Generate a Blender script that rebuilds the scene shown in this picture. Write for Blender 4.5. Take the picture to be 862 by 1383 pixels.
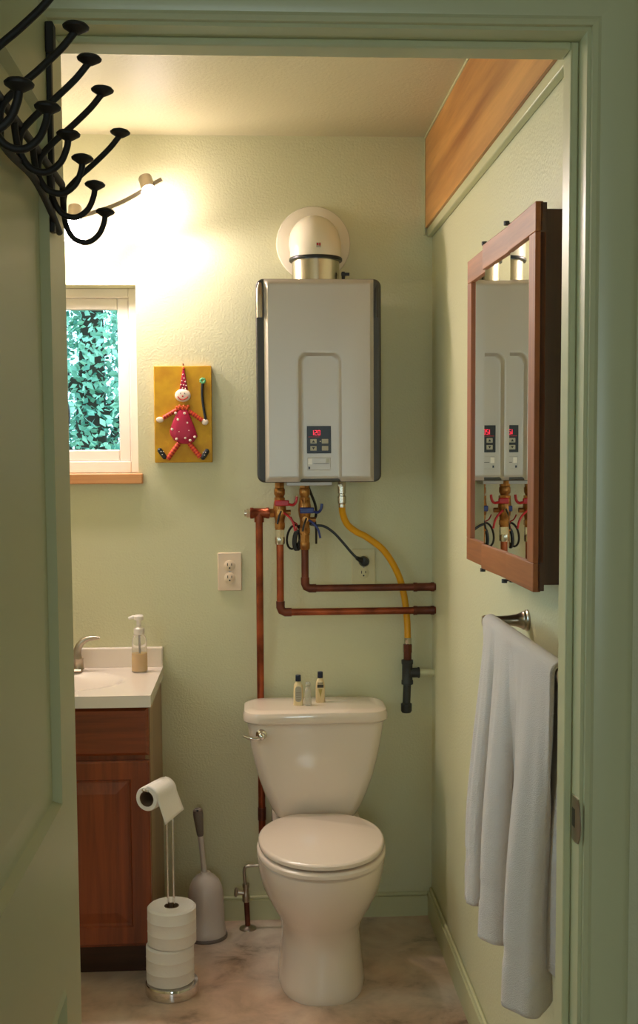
import bpy, bmesh, math, random
from mathutils import Vector, Matrix

for o in list(bpy.data.objects):
    bpy.data.objects.remove(o)
scene = bpy.context.scene
COL = scene.collection
PI = math.pi

# ------------------------------------------------------------------ camera
cam_data = bpy.data.cameras.new('camera')
cam = bpy.data.objects.new('camera', cam_data)
COL.objects.link(cam)
scene.camera = cam
_yaw, _pitch, _roll = math.radians(3.06), math.radians(4.22), math.radians(-0.35)
_fw = Vector((math.sin(_yaw) * math.cos(_pitch), math.cos(_yaw) * math.cos(_pitch), -math.sin(_pitch)))
_r0 = Vector((math.cos(_yaw), -math.sin(_yaw), 0))
_u0 = _r0.cross(_fw)
_rt = _r0 * math.cos(_roll) + _u0 * math.sin(_roll)
_up = _u0 * math.cos(_roll) - _r0 * math.sin(_roll)
_m = Matrix((_rt, _up, -_fw)).transposed().to_4x4()
_m.translation = Vector((0, -3.6465, 1.4992))
cam.matrix_world = _m
cam_data.sensor_fit = 'VERTICAL'
cam_data.sensor_height = 36
cam_data.lens = 1566 * 36 / 1383
cam_data.shift_x = 2.4 / 1383
cam_data.shift_y = 34.9 / 1383
cam_data.clip_start = 0.02

# ------------------------------------------------------------------ world, added daylight, exposure
world = bpy.data.worlds.new('sky')
scene.world = world
world.use_nodes = True
_bg = world.node_tree.nodes['Background']
_bg.inputs[0].default_value = (0.46, 0.82, 1.0, 1)
_bg.inputs[1].default_value = 3.9
LAMP_STRENGTH = 44.0
LAMP_WATTS = 11.0
SIDE_FILL = 3.2
LAMP_COLOR = (1.0, 0.83, 0.80)
HALL_FILL = 8.0
scene.view_settings.view_transform = 'Standard'
scene.view_settings.look = 'None'
scene.view_settings.gamma = 1
scene.view_settings.use_curve_mapping = False
scene.view_settings.exposure = 0.04

_ld = bpy.data.lights.new('added_hall_daylight', 'AREA')
_ld.shape = 'RECTANGLE'
_ld.size, _ld.size_y = 0.7, 1.0
_ld.energy = HALL_FILL
_ld.color = (1.0, 0.95, 0.84)
_lo = bpy.data.objects.new('added_hall_daylight', _ld)
COL.objects.link(_lo)
_lo.location = (-0.1, -5.52, 1.45)
_lo.rotation_euler = (PI / 2, 0, 0)       # lamp added for hall daylight, shines towards +Y at the unseen window

_ld = bpy.data.lights.new('added_side_daylight', 'AREA')
_ld.shape = 'RECTANGLE'
_ld.size, _ld.size_y = 0.60, 0.44
_ld.energy = SIDE_FILL
_ld.color = (0.55, 0.76, 1.0)
_lo = bpy.data.objects.new('added_side_daylight', _ld)
COL.objects.link(_lo)
_lo.location = (-1.035, -1.40, 1.45)
_lo.rotation_euler = (0, -PI / 2, 0)      # lamp added for cool fill, shines towards +X at the unseen side window


# ------------------------------------------------------------------ materials
def S(r, g, b):
    def f(c):
        c /= 255.0
        return c / 12.92 if c <= 0.04045 else ((c + 0.055) / 1.055) ** 2.4
    return (f(r), f(g), f(b), 1)


MATS = {}


def pmat(name, col, rough=0.5, metal=0.0, bump=None, noise=None, coat=0.0, spec=None, emit=None, trans=0.0, ior=None, sheen=0.0):
    """principled material; noise=(scale, colour2, detail), bump=(scale, strength, distance)"""
    if name in MATS:
        return MATS[name]
    m = bpy.data.materials.new(name)
    m.use_nodes = True
    nt = m.node_tree
    b = nt.nodes['Principled BSDF']
    b.inputs['Base Color'].default_value = col
    b.inputs['Roughness'].default_value = rough
    b.inputs['Metallic'].default_value = metal
    b.inputs['Coat Weight'].default_value = coat
    b.inputs['Sheen Weight'].default_value = sheen
    b.inputs['Transmission Weight'].default_value = trans
    if ior:
        b.inputs['IOR'].default_value = ior
    if spec is not None:
        b.inputs['Specular IOR Level'].default_value = spec
    if emit:
        b.inputs['Emission Color'].default_value = emit[0]
        b.inputs['Emission Strength'].default_value = emit[1]
    tc = nt.nodes.new('ShaderNodeTexCoord')
    if noise:
        n = nt.nodes.new('ShaderNodeTexNoise')
        n.inputs['Scale'].default_value = noise[0]
        n.inputs['Detail'].default_value = noise[2] if len(noise) > 2 else 4
        r = nt.nodes.new('ShaderNodeValToRGB')
        r.color_ramp.elements[0].position = 0.35
        r.color_ramp.elements[1].position = 0.68
        r.color_ramp.elements[0].color = col
        r.color_ramp.elements[1].color = noise[1]
        nt.links.new(tc.outputs['Object'], n.inputs['Vector'])
        nt.links.new(n.outputs['Fac'], r.inputs['Fac'])
        nt.links.new(r.outputs['Color'], b.inputs['Base Color'])
    if bump:
        n2 = nt.nodes.new('ShaderNodeTexNoise')
        n2.inputs['Scale'].default_value = bump[0]
        n2.inputs['Detail'].default_value = 3
        bp = nt.nodes.new('ShaderNodeBump')
        bp.inputs['Strength'].default_value = bump[1]
        bp.inputs['Distance'].default_value = bump[2]
        nt.links.new(tc.outputs['Object'], n2.inputs['Vector'])
        nt.links.new(n2.outputs['Fac'], bp.inputs['Height'])
        nt.links.new(bp.outputs['Normal'], b.inputs['Normal'])
    MATS[name] = m
    return m


def wood(name, dark, light, axis='Z', scale=1.0, rough=0.35, coat=0.2):
    """streaky grain running along one axis"""
    if name in MATS:
        return MATS[name]
    m = bpy.data.materials.new(name)
    m.use_nodes = True
    nt = m.node_tree
    b = nt.nodes['Principled BSDF']
    b.inputs['Roughness'].default_value = rough
    b.inputs['Coat Weight'].default_value = coat
    b.inputs['Coat Roughness'].default_value = 0.25
    tc = nt.nodes.new('ShaderNodeTexCoord')
    mp = nt.nodes.new('ShaderNodeMapping')
    sc = [22 * scale] * 3
    sc['XYZ'.index(axis)] = 1.3 * scale
    mp.inputs['Scale'].default_value = sc
    n = nt.nodes.new('ShaderNodeTexNoise')
    n.inputs['Scale'].default_value = 1.0
    n.inputs['Detail'].default_value = 6
    n.inputs['Distortion'].default_value = 0.6
    n2 = nt.nodes.new('ShaderNodeTexNoise')
    n2.inputs['Scale'].default_value = 7.0
    n2.inputs['Detail'].default_value = 3
    mx = nt.nodes.new('ShaderNodeMath')
    mx.operation = 'MULTIPLY_ADD'
    mx.inputs[1].default_value = 0.22
    r = nt.nodes.new('ShaderNodeValToRGB')
    r.color_ramp.elements[0].position = 0.38
    r.color_ramp.elements[1].position = 0.78
    r.color_ramp.elements[0].color = dark
    r.color_ramp.elements[1].color = light
    nt.links.new(tc.outputs['Object'], mp.inputs['Vector'])
    nt.links.new(mp.outputs['Vector'], n.inputs['Vector'])
    nt.links.new(mp.outputs['Vector'], n2.inputs['Vector'])
    nt.links.new(n2.outputs['Fac'], mx.inputs[0])
    nt.links.new(n.outputs['Fac'], mx.inputs[2])
    nt.links.new(mx.outputs[0], r.inputs['Fac'])
    nt.links.new(r.outputs['Color'], b.inputs['Base Color'])
    MATS[name] = m
    return m


def floor_material():
    m = bpy.data.materials.new('stone_vinyl')
    m.use_nodes = True
    nt = m.node_tree
    b = nt.nodes['Principled BSDF']
    b.inputs['Roughness'].default_value = 0.38
    tc = nt.nodes.new('ShaderNodeTexCoord')
    n1 = nt.nodes.new('ShaderNodeTexNoise')
    n1.inputs['Scale'].default_value = 6.5
    n1.inputs['Detail'].default_value = 9
    n1.inputs['Roughness'].default_value = 0.62
    n1.inputs['Distortion'].default_value = 0.5
    r1 = nt.nodes.new('ShaderNodeValToRGB')
    e = r1.color_ramp.elements
    e[0].position, e[0].color = 0.30, S(136, 122, 106)
    e[1].position, e[1].color = 0.68, S(240, 228, 212)
    k = e.new(0.43); k.color = S(206, 190, 174)
    k = e.new(0.54); k.color = S(226, 210, 194)
    n2 = nt.nodes.new('ShaderNodeTexNoise')
    n2.inputs['Scale'].default_value = 2.2
    n2.inputs['Detail'].default_value = 5
    r2 = nt.nodes.new('ShaderNodeValToRGB')
    r2.color_ramp.elements[0].position = 0.42
    r2.color_ramp.elements[1].position = 0.62
    r2.color_ramp.elements[0].color = S(236, 208, 188)
    r2.color_ramp.elements[1].color = S(232, 230, 222)
    mix = nt.nodes.new('ShaderNodeMix')
    mix.data_type = 'RGBA'
    mix.blend_type = 'MULTIPLY'
    mix.inputs[0].default_value = 0.9
    nt.links.new(tc.outputs['Object'], n1.inputs['Vector'])
    nt.links.new(tc.outputs['Object'], n2.inputs['Vector'])
    nt.links.new(n1.outputs['Fac'], r1.inputs['Fac'])
    nt.links.new(n2.outputs['Fac'], r2.inputs['Fac'])
    nt.links.new(r1.outputs['Color'], mix.inputs[6])
    nt.links.new(r2.outputs['Color'], mix.inputs[7])
    nt.links.new(mix.outputs[2], b.inputs['Base Color'])
    bp = nt.nodes.new('ShaderNodeBump')
    bp.inputs['Strength'].default_value = 0.12
    bp.inputs['Distance'].default_value = 0.003
    nt.links.new(n1.outputs['Fac'], bp.inputs['Height'])
    nt.links.new(bp.outputs['Normal'], b.inputs['Normal'])
    return m


def leaf_material():
    m = bpy.data.materials.new('leaf_green')
    m.use_nodes = True
    nt = m.node_tree
    b = nt.nodes['Principled BSDF']
    b.inputs['Roughness'].default_value = 0.35
    tc = nt.nodes.new('ShaderNodeTexCoord')
    n = nt.nodes.new('ShaderNodeTexNoise')
    n.inputs['Scale'].default_value = 5
    r = nt.nodes.new('ShaderNodeValToRGB')
    r.color_ramp.elements[0].position = 0.35
    r.color_ramp.elements[1].position = 0.65
    r.color_ramp.elements[0].color = S(78, 136, 116)
    r.color_ramp.elements[1].color = S(176, 214, 182)
    nt.links.new(tc.outputs['Object'], n.inputs['Vector'])
    nt.links.new(n.outputs['Fac'], r.inputs['Fac'])
    nt.links.new(r.outputs['Color'], b.inputs['Base Color'])
    return m


M_wall = pmat('green_wall_paint', S(214, 212, 174), 0.42, bump=(150, 0.35, 0.004), spec=0.35)
M_ceil = pmat('ceiling_paint', S(202, 194, 158), 0.5, bump=(120, 0.25, 0.004))
M_trim = pmat('green_trim_paint', S(205, 204, 160), 0.33)
M_hall = pmat('hall_paint', S(206, 198, 168), 0.5, bump=(150, 0.2, 0.003))
M_floor = floor_material()
M_porc = pmat('bone_porcelain', S(232, 216, 198), 0.12, coat=0.5)
M_seat = pmat('bone_seat_plastic', S(236, 218, 200), 0.18, coat=0.3)
M_counter = pmat('cultured_marble', S(238, 226, 212), 0.18, coat=0.4)
M_cherry = wood('cherry_wood', S(92, 38, 16), S(150, 72, 34), 'Z', 1.0)
M_cherry_h = wood('cherry_wood_crosswise', S(92, 38, 16), S(150, 72, 34), 'X', 1.0)
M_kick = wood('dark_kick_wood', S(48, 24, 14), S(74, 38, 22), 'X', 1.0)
M_cabside = wood('vanity_side_laminate', S(118, 84, 50), S(160, 122, 78), 'Z', 1.0)
M_oak = wood('oak_frame', S(128, 68, 26), S(178, 106, 52), 'Y', 1.2, 0.5, 0.05)
M_oak_v = wood('oak_frame_upright', S(118, 58, 22), S(166, 92, 44), 'Z', 1.2, 0.5, 0.05)
M_oakdark = wood('dark_cabinet_wood', S(60, 34, 22), S(86, 50, 32), 'Z', 1.2, 0.5)
M_pine = wood('pine_board', S(152, 86, 30), S(226, 164, 86), 'Y', 0.5, 0.35)
M_sill = wood('sill_wood', S(196, 128, 70), S(226, 164, 104), 'X', 1.2, 0.4)
M_silver = pmat('silver_enamel', S(190, 182, 172), 0.36, metal=0.3)
M_darkgrey = pmat('dark_grey_shell', S(60, 57, 50), 0.42)
M_chrome = pmat('chrome', S(225, 222, 218), 0.08, metal=1.0)
M_nickel = pmat('brushed_nickel', S(176, 164, 148), 0.28, metal=1.0)
M_steel = pmat('vent_steel', S(205, 196, 180), 0.24, metal=1.0)
M_copper = pmat('copper_pipe', S(178, 92, 56), 0.34, metal=0.75, noise=(14, S(118, 58, 38), 5))
M_copper_dull = pmat('tarnished_copper', S(122, 66, 48), 0.42, metal=0.6, noise=(18, S(84, 46, 36), 5))
M_brass = pmat('brass', S(188, 132, 70), 0.32, metal=0.8, noise=(40, S(140, 90, 46), 3))
M_white = pmat('white_enamel', S(232, 222, 200), 0.25)
M_vinyl = pmat('white_vinyl', S(236, 228, 218), 0.3)
M_black = pmat('black_plastic', S(22, 22, 22), 0.35)
M_blackiron = pmat('black_iron', S(44, 46, 46), 0.5)
M_wrought = pmat('wrought_iron', S(24, 20, 17), 0.6, bump=(60, 0.15, 0.002))
M_yellowhose = pmat('yellow_hose_coating', S(226, 160, 6), 0.35)
M_red = pmat('red_lever_vinyl', S(186, 26, 34), 0.35)
M_blue = pmat('blue_lever_vinyl', S(36, 52, 120), 0.35)
M_almond = pmat('almond_plastic', S(232, 208, 178), 0.3)
M_mirror = pmat('mirror_silver', (0.92, 0.95, 0.93, 1), 0.0, metal=1.0)
M_paper = pmat('white_tissue', S(238, 232, 222), 0.85, bump=(220, 0.2, 0.002))
M_towel = pmat('white_terry', S(226, 216, 206), 0.95, bump=(520, 0.8, 0.0035), sheen=0.3)
M_greyplastic = pmat('grey_handle_plastic', S(120, 108, 100), 0.4)
M_brushwhite = pmat('white_brush_plastic', S(214, 204, 196), 0.3)
M_glow = pmat('red_led', (1, 0.05, 0.1, 1), 0.4, emit=((1.0, 0.02, 0.07, 1), 1.1))
M_shade = pmat('lit_frosted_glass', (1, 1, 1, 1), 0.5, emit=((*LAMP_COLOR, 1), LAMP_STRENGTH))
M_glass = pmat('window_glass', (1, 1, 1, 1), 0.0, trans=1.0, ior=1.02)
M_clear = pmat('clear_plastic', (0.95, 0.93, 0.86, 1), 0.12, trans=0.75, ior=1.25)
M_soap = pmat('amber_soap', S(252, 196, 84), 0.2, trans=0.1, ior=1.3)
M_cream = pmat('cream_bottle_plastic', S(232, 210, 160), 0.3)
M_navy = pmat('navy_cap', S(26, 34, 58), 0.35)
M_label = pmat('grey_label', S(176, 170, 150), 0.5)
M_labeldk = pmat('dark_label', S(62, 56, 46), 0.5)
M_yel = pmat('yellow_board_paint', S(206, 158, 16), 0.55, noise=(26, S(190, 138, 10), 4), bump=(60, 0.2, 0.003))
M_pink = pmat('crimson_clay', S(178, 24, 66), 0.4)
M_dot = pmat('pale_clay', S(244, 226, 206), 0.45)
M_orange = pmat('orange_clay', S(222, 92, 40), 0.45)
M_stripe = pmat('red_stripe_clay', S(184, 36, 36), 0.45)
M_shoe = pmat('black_clay', S(28, 34, 40), 0.4)
M_mint = pmat('mint_clay', S(110, 190, 130), 0.45)
M_leaf = leaf_material()
M_bark = pmat('bark', S(70, 56, 44), 0.9)
M_ground = pmat('garden_soil', S(76, 92, 56), 0.9)


# ------------------------------------------------------------------ mesh helpers
def BM():
    return bmesh.new()


def box(bm, x0, x1, y0, y1, z0, z1):
    vs = [bm.verts.new((x, y, z)) for x in (x0, x1) for y in (y0, y1) for z in (z0, z1)]
    for f in ((0, 1, 3, 2), (4, 6, 7, 5), (0, 4, 5, 1), (2, 3, 7, 6), (0, 2, 6, 4), (1, 5, 7, 3)):
        bm.faces.new([vs[i] for i in f])
    return vs


def frame_of(d):
    d = Vector(d).normalized()
    a = Vector((0, 0, 1)) if abs(d.z) < 0.9 else Vector((1, 0, 0))
    u = d.cross(a).normalized()
    return u, d.cross(u).normalized(), d


def loft(bm, rings, cap=True, close=False):
    vr = [[bm.verts.new(p) for p in r] for r in rings]
    n = len(vr[0])
    pairs = list(zip(vr[:-1], vr[1:]))
    if close:
        pairs.append((vr[-1], vr[0]))
    for a, b in pairs:
        for i in range(n):
            bm.faces.new((a[i], a[(i + 1) % n], b[(i + 1) % n], b[i]))
    if cap and not close:
        bm.faces.new(list(reversed(vr[0])))
        bm.faces.new(vr[-1])
    return vr


def cyl(bm, p0, p1, r0, r1=None, seg=20):
    p0, p1 = Vector(p0), Vector(p1)
    r1 = r0 if r1 is None else r1
    u, v, d = frame_of(p1 - p0)
    ring = lambda p, r: [p + u * (r * math.cos(2 * PI * i / seg)) + v * (r * math.sin(2 * PI * i / seg)) for i in range(seg)]
    loft(bm, [ring(p0, r0), ring(p1, r1)])


def lathe(bm, prof, origin=(0, 0, 0), axis=(0, 0, 1), seg=28, cap=True):
    """prof = [(radius, distance along axis)]"""
    u, v, d = frame_of(axis)
    o = Vector(origin)
    rings = []
    for r, h in prof:
        r = max(r, 0.0004)
        rings.append([o + d * h + u * (r * math.cos(2 * PI * i / seg)) + v * (r * math.sin(2 * PI * i / seg)) for i in range(seg)])
    loft(bm, rings, cap)


def smooth_path(pts, n=8):
    """Catmull-Rom through the points"""
    P = [Vector(p) for p in pts]
    if len(P) < 3:
        return P
    Q = [2 * P[0] - P[1]] + P + [2 * P[-1] - P[-2]]
    out = []
    for i in range(1, len(Q) - 2):
        a, b, c, d = Q[i - 1:i + 3]
        for k in range(n):
            t = k / n
            out.append(0.5 * ((2 * b) + (c - a) * t + (2 * a - 5 * b + 4 * c - d) * t * t + (3 * b - a - 3 * c + d) * t ** 3))
    out.append(P[-1])
    return out


def tube(bm, pts, r, seg=12, close=False):
    """swept tube; r is a number or one radius per point"""
    P = [Vector(p) for p in pts]
    n = len(P)
    rings = []
    u = None
    for i, p in enumerate(P):
        d = (P[min(i + 1, n - 1)] - P[max(i - 1, 0)]).normalized()
        if u is None:
            u = frame_of(d)[0]
        u = (u - d * u.dot(d)).normalized()
        v = d.cross(u)
        rr = r[i] if isinstance(r, (list, tuple)) else r
        rings.append([p + u * (rr * math.cos(2 * PI * k / seg)) + v * (rr * math.sin(2 * PI * k / seg)) for k in range(seg)])
    loft(bm, rings, not close, close)


def prism(bm, poly, y0, y1):
    """polygon of (x, z) extruded along Y"""
    loft(bm, [[(x, y0, z) for x, z in poly], [(x, y1, z) for x, z in poly]])


def rrect(x0, x1, z0, z1, r, n=6):
    pts = []
    for cx, cz, a in ((x1 - r, z1 - r, 0), (x0 + r, z1 - r, PI / 2), (x0 + r, z0 + r, PI), (x1 - r, z0 + r, 3 * PI / 2)):
        for k in range(n + 1):
            t = a + PI / 2 * k / n
            pts.append((cx + r * math.cos(t), cz + r * math.sin(t)))
    return pts


def ball(bm, c, rx, ry=None, rz=None, seg=16, rings=10):
    ry = rx if ry is None else ry
    rz = rx if rz is None else rz
    rs = []
    for j in range(1, rings):
        a = -PI / 2 + PI * j / rings
        rs.append([(c[0] + rx * math.cos(a) * math.cos(2 * PI * i / seg), c[1] + ry * math.cos(a) * math.sin(2 * PI * i / seg), c[2] + rz * math.sin(a)) for i in range(seg)])
    loft(bm, rs)


ORIGIN = {}


def obj(name, bm, mat, parent=None, bevel=0.0, seg=2, smooth=True, subsurf=0, solid=0.0, label=None):
    bmesh.ops.recalc_face_normals(bm, faces=bm.faces)
    me = bpy.data.meshes.new(name)
    bm.to_mesh(me)
    bm.free()
    if smooth:
        me.polygons.foreach_set('use_smooth', [True] * len(me.polygons))
        if not subsurf:
            me.set_sharp_from_angle(angle=math.radians(38))
    me.materials.append(mat)
    o = bpy.data.objects.new(name, me)
    COL.objects.link(o)
    ORIGIN[o.name] = Vector((0, 0, 0))
    if parent:
        o.parent = parent
        o.location = -ORIGIN[parent.name]
    if solid:
        md = o.modifiers.new('solid', 'SOLIDIFY')
        md.thickness = solid
    if bevel:
        md = o.modifiers.new('bevel', 'BEVEL')
        md.width = bevel
        md.segments = seg
        md.limit_method = 'ANGLE'
        md.angle_limit = math.radians(35)
        md.harden_normals = False
    if subsurf:
        md = o.modifiers.new('sub', 'SUBSURF')
        md.levels = md.render_levels = subsurf
    if label:
        o['label'] = label
    return o


def tag(o, label, cat, group=None, kind=None):
    o['label'] = label
    o['category'] = cat
    if group:
        o['group'] = group
    if kind:
        o['kind'] = kind
    return o


def thing(name, label, cat, loc, group=None):
    o = bpy.data.objects.new(name, None)
    o.empty_display_size = 0.05
    COL.objects.link(o)
    o.location = loc
    ORIGIN[o.name] = Vector(loc)
    return tag(o, label, cat, group)


def struct(name, bm, mat, label, cat, bevel=0.0):
    o = obj(name, bm, mat, None, bevel=bevel, smooth=bevel > 0)
    tag(o, label, cat, kind='structure')
    return o


def struct_root(name, label, cat, loc):
    o = thing(name, label, cat, loc)
    o['kind'] = 'structure'
    return o


def part_box(name, b, mat, parent, bevel=0.0, label=None):
    bm = BM()
    box(bm, *b)
    return obj(name, bm, mat, parent, bevel=bevel, label=label)


# ------------------------------------------------------------------ the room
XL, XR = -1.00, 0.56          # side walls
YF = -1.98                    # room face of the wall with the doorway
YH = -2.09                    # hall face of that wall
ZC = 2.47
WX0, WX1, WZ0, WZ1 = -0.86, -0.362, 1.437, 2.017     # window opening

bm = BM()
box(bm, -1.9, 1.9, -5.6, 0.15, -0.06, 0.0)
struct('floor', bm, M_floor, 'mottled grey brown stone look vinyl floor', 'floor')
bm = BM()
box(bm, XL - 0.1, XR + 0.1, YH, 0.15, ZC, ZC + 0.06)
struct('ceiling', bm, M_ceil, 'cream painted bathroom ceiling', 'ceiling')
bm = BM()
box(bm, XL - 0.1, WX0, 0, 0.14, 0, ZC)
box(bm, WX1, XR + 0.1, 0, 0.14, 0, ZC)
box(bm, WX0, WX1, 0, 0.14, 0, WZ0 - 0.032)
box(bm, WX0, WX1, 0, 0.14, WZ1, ZC)
struct('wall_back', bm, M_wall, 'pale green textured wall behind the toilet and water heater', 'wall')
bm = BM()
box(bm, XR, XR + 0.1, YF, 0, 0, ZC)
struct('wall_right', bm, M_wall, 'pale green side wall carrying the mirror cabinet and towel', 'wall')
bm = BM()
box(bm, XL - 0.1, XL, YF, -1.65, 0, ZC)
box(bm, XL - 0.1, XL, -1.15, 0, 0, ZC)
box(bm, XL - 0.1, XL, -1.65, -1.15, 0, 1.12)
box(bm, XL - 0.1, XL, -1.65, -1.15, 1.78, ZC)
struct('wall_left', bm, M_wall, 'pale green side wall beyond the vanity', 'wall')
JL, JR, JZ = -0.285, 0.445, 2.052
bm = BM()
box(bm, -1.9, JL - 0.018, YH, YF, 0, 2.75)
box(bm, JR + 0.018, 1.9, YH, YF, 0, 2.75)
box(bm, JL - 0.018, JR + 0.018, YH, YF, JZ + 0.018, 2.75)
struct('wall_front', bm, M_wall, 'green hall wall around the doorway', 'wall')

# hall behind the camera, with an unseen window added for the lighting
bm = BM()
box(bm, -1.9, 1.9, -5.6, YH, 2.75, 2.81)
struct('ceiling_hall', bm, M_ceil, 'cream ceiling of the hall outside the doorway', 'ceiling')
bm = BM()
box(bm, -2.0, -1.9, -5.6, YF, 0, 2.75)
struct('wall_hall_left', bm, M_hall, 'green side wall of the hall beyond the open door', 'wall')
bm = BM()
box(bm, 1.9, 2.0, -5.6, YF, 0, 2.75)
struct('wall_hall_right', bm, M_hall, 'green side wall of the hall away from the door', 'wall')
bm = BM()
box(bm, -1.9, -0.5, -5.6, -5.5, 0, 2.75)
box(bm, 0.3, 1.9, -5.6, -5.5, 0, 2.75)
box(bm, -0.5, 0.3, -5.6, -5.5, 0, 0.9)
box(bm, -0.5, 0.3, -5.6, -5.5, 2.0, 2.75)
struct('wall_hall_back', bm, M_hall, 'green hall wall with an unseen window opening added for daylight', 'wall')

# baseboards
bm = BM()
prism(bm, [(XL, 0), (XR, 0), (XR, 0.066), (XL, 0.066)], -0.013, 0)
o = struct('baseboard_back', bm, M_trim, 'green painted baseboard behind the toilet', 'baseboard')
bm = BM()
box(bm, XL, XR - 0.014, -0.010, 0, 0.066, 0.078)
obj('cap_moulding', bm, M_trim, o, bevel=0.004)
bm = BM()
box(bm, XR - 0.014, XR, YF, -0.0132, 0, 0.082)
o = struct('baseboard_right', bm, M_trim, 'green painted baseboard under the towel', 'baseboard')
bm = BM()
box(bm, XR - 0.010, XR, YF, -0.0132, 0.082, 0.096)
obj('cap_moulding', bm, M_trim, o, bevel=0.005)

# doorway: jambs, stops, casing
def doorway():
    r = struct_root('trim_1', 'green painted door frame of the bathroom doorway', 'door frame', (0.08, YH, 0))
    for x0, x1 in ((JL - 0.018, JL), (JR, JR + 0.018)):
        part_box('jamb', (x0, x1, YH - 0.001, YF + 0.001, 0, JZ), M_trim, r)
    part_box('head_jamb', (JL - 0.018, JR + 0.018, YH - 0.001, YF + 0.001, JZ, JZ + 0.018), M_trim, r)
    y0, y1 = YH + 0.038, YH + 0.078
    part_box('door_stop', (JR - 0.011, JR, y0, y1, 0, JZ), M_trim, r, 0.0025)
    part_box('door_stop', (JL, JL + 0.011, y0, y1, 0, JZ), M_trim, r, 0.0025)
    part_box('head_stop', (JL + 0.011, JR - 0.011, y0, y1, JZ - 0.011, JZ), M_trim, r, 0.0025)
    # casing: stepped moulding, mitred look
    def casing_side(s, x):
        bm = BM()
        prof = [(0, 0), (0, -0.010), (0.006, -0.013), (0.011, -0.0105), (0.018, -0.0125), (0.052, -0.017), (0.060, -0.015), (0.064, -0.010), (0.064, 0)]
        loft(bm, [[(x + s * a, YH + b, 0) for a, b in prof], [(x + s * a, YH + b, JZ + 0.005 + a) for a, b in prof]])
        return obj('side_casing', bm, M_trim, r)
    casing_side(1, JR + 0.005)
    casing_side(-1, JL - 0.005)
    bm = BM()
    prof = [(0, 0), (0, -0.010), (0.006, -0.013), (0.011, -0.0105), (0.018, -0.0125), (0.052, -0.017), (0.060, -0.015), (0.064, -0.010), (0.064, 0)]
    loft(bm, [[(JL - 0.005 - a, YH + b, JZ + 0.005 + a) for a, b in prof], [(JR + 0.005 + a, YH + b, JZ + 0.005 + a) for a, b in prof]])
    obj('head_casing', bm, M_trim, r)
    # strike plate let into the jamb with its curved lip
    bm = BM()
    out = [(YH + 0.030, 0.952), (YH + 0.030, 1.016)]
    for k in range(13):
        a = PI / 2 - PI * k / 12
        out.append((YH + 0.004 - 0.016 * math.cos(a), 0.984 + 0.032 * math.sin(a)))
    loft(bm, [[(JR - 0.0020, y, z) for y, z in out], [(JR - 0.0002, y, z) for y, z in out]])
    sp = obj('strike_plate', bm, M_nickel, r)
    bm = BM()
    box(bm, JR - 0.0022, JR - 0.0012, YH + 0.013, YH + 0.027, 0.972, 0.998)
    obj('latch_hole', bm, M_black, sp)


doorway()


# ------------------------------------------------------------------ the open door
def recess_panel(parent, x, y0, y1, z0, z1, w=0.020, dep=0.008):
    """moulded sunk panel in the door face at plane x (facing +X): sloped moulding and raised field"""
    bm = BM()
    def ring(i, d):
        return [(x + d, y0 + i, z0 + i), (x + d, y1 - i, z0 + i), (x + d, y1 - i, z1 - i), (x + d, y0 + i, z1 - i)]
    loft(bm, [ring(0, 0.0), ring(0.006, 0.003), ring(w * 0.6, -dep), ring(w, -dep), ring(w + 0.03, -0.006)], cap=False)
    bm.faces.new([bm.verts.new(p) for p in ring(w + 0.03, -0.006)])
    bmesh.ops.remove_doubles(bm, verts=bm.verts, dist=0.0001)
    return obj('panel', bm, M_trim, parent, smooth=False)


def door():
    r = struct_root('door_1', 'green panelled door standing open with iron coat hooks on it', 'door', (-0.26, -2.46, 0))
    x0, x1 = -0.279, -0.244          # x1 faces the opening
    yh, yl = -2.098, -2.812          # hinge and latch edges
    zt = 2.02
    zs = [0.012, 0.22, 0.832, 1.062, 1.905, zt]
    st = 0.125
    M = M_trim
    part_box('hinge_stile', (x0, x1, yh - st, yh, zs[0], zt), M, r)
    part_box('latch_stile', (x0, x1, yl, yl + st, zs[0], zt), M, r)
    ya, yb = yl + st, yh - st
    part_box('bottom_rail', (x0, x1, ya, yb, zs[0], zs[1]), M, r)
    part_box('lock_rail', (x0, x1, ya, yb, zs[2], zs[3]), M, r)
    part_box('top_rail', (x0, x1, ya, yb, zs[4], zt), M, r)
    recess_panel(r, x1, ya, yb, zs[1], zs[2])
    recess_panel(r, x1, ya, yb, zs[3], zs[4])
    part_box('panel_core', (x0 + 0.004, x1 - 0.012, ya, yb, zs[1], zs[2]), M, r)
    part_box('panel_core', (x0 + 0.004, x1 - 0.012, ya, yb, zs[3], zs[4]), M, r)
    # knob near the latch edge
    bm = BM()
    lathe(bm, [(0.032, 0), (0.030, 0.006), (0.012, 0.012), (0.012, 0.030), (0.024, 0.040), (0.028, 0.052), (0.022, 0.064), (0.0, 0.068)], (x1, yl + 0.065, 0.95), (1, 0, 0))
    obj('door_knob', bm, M_nickel, r)
    for z in (0.25, 1.05, 1.80):
        bm = BM()
        cyl(bm, (x0 - 0.004, yh + 0.003, z - 0.045), (x0 - 0.004, yh + 0.003, z + 0.045), 0.006)
        obj('hinge', bm, M_nickel, r)


door()


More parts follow.
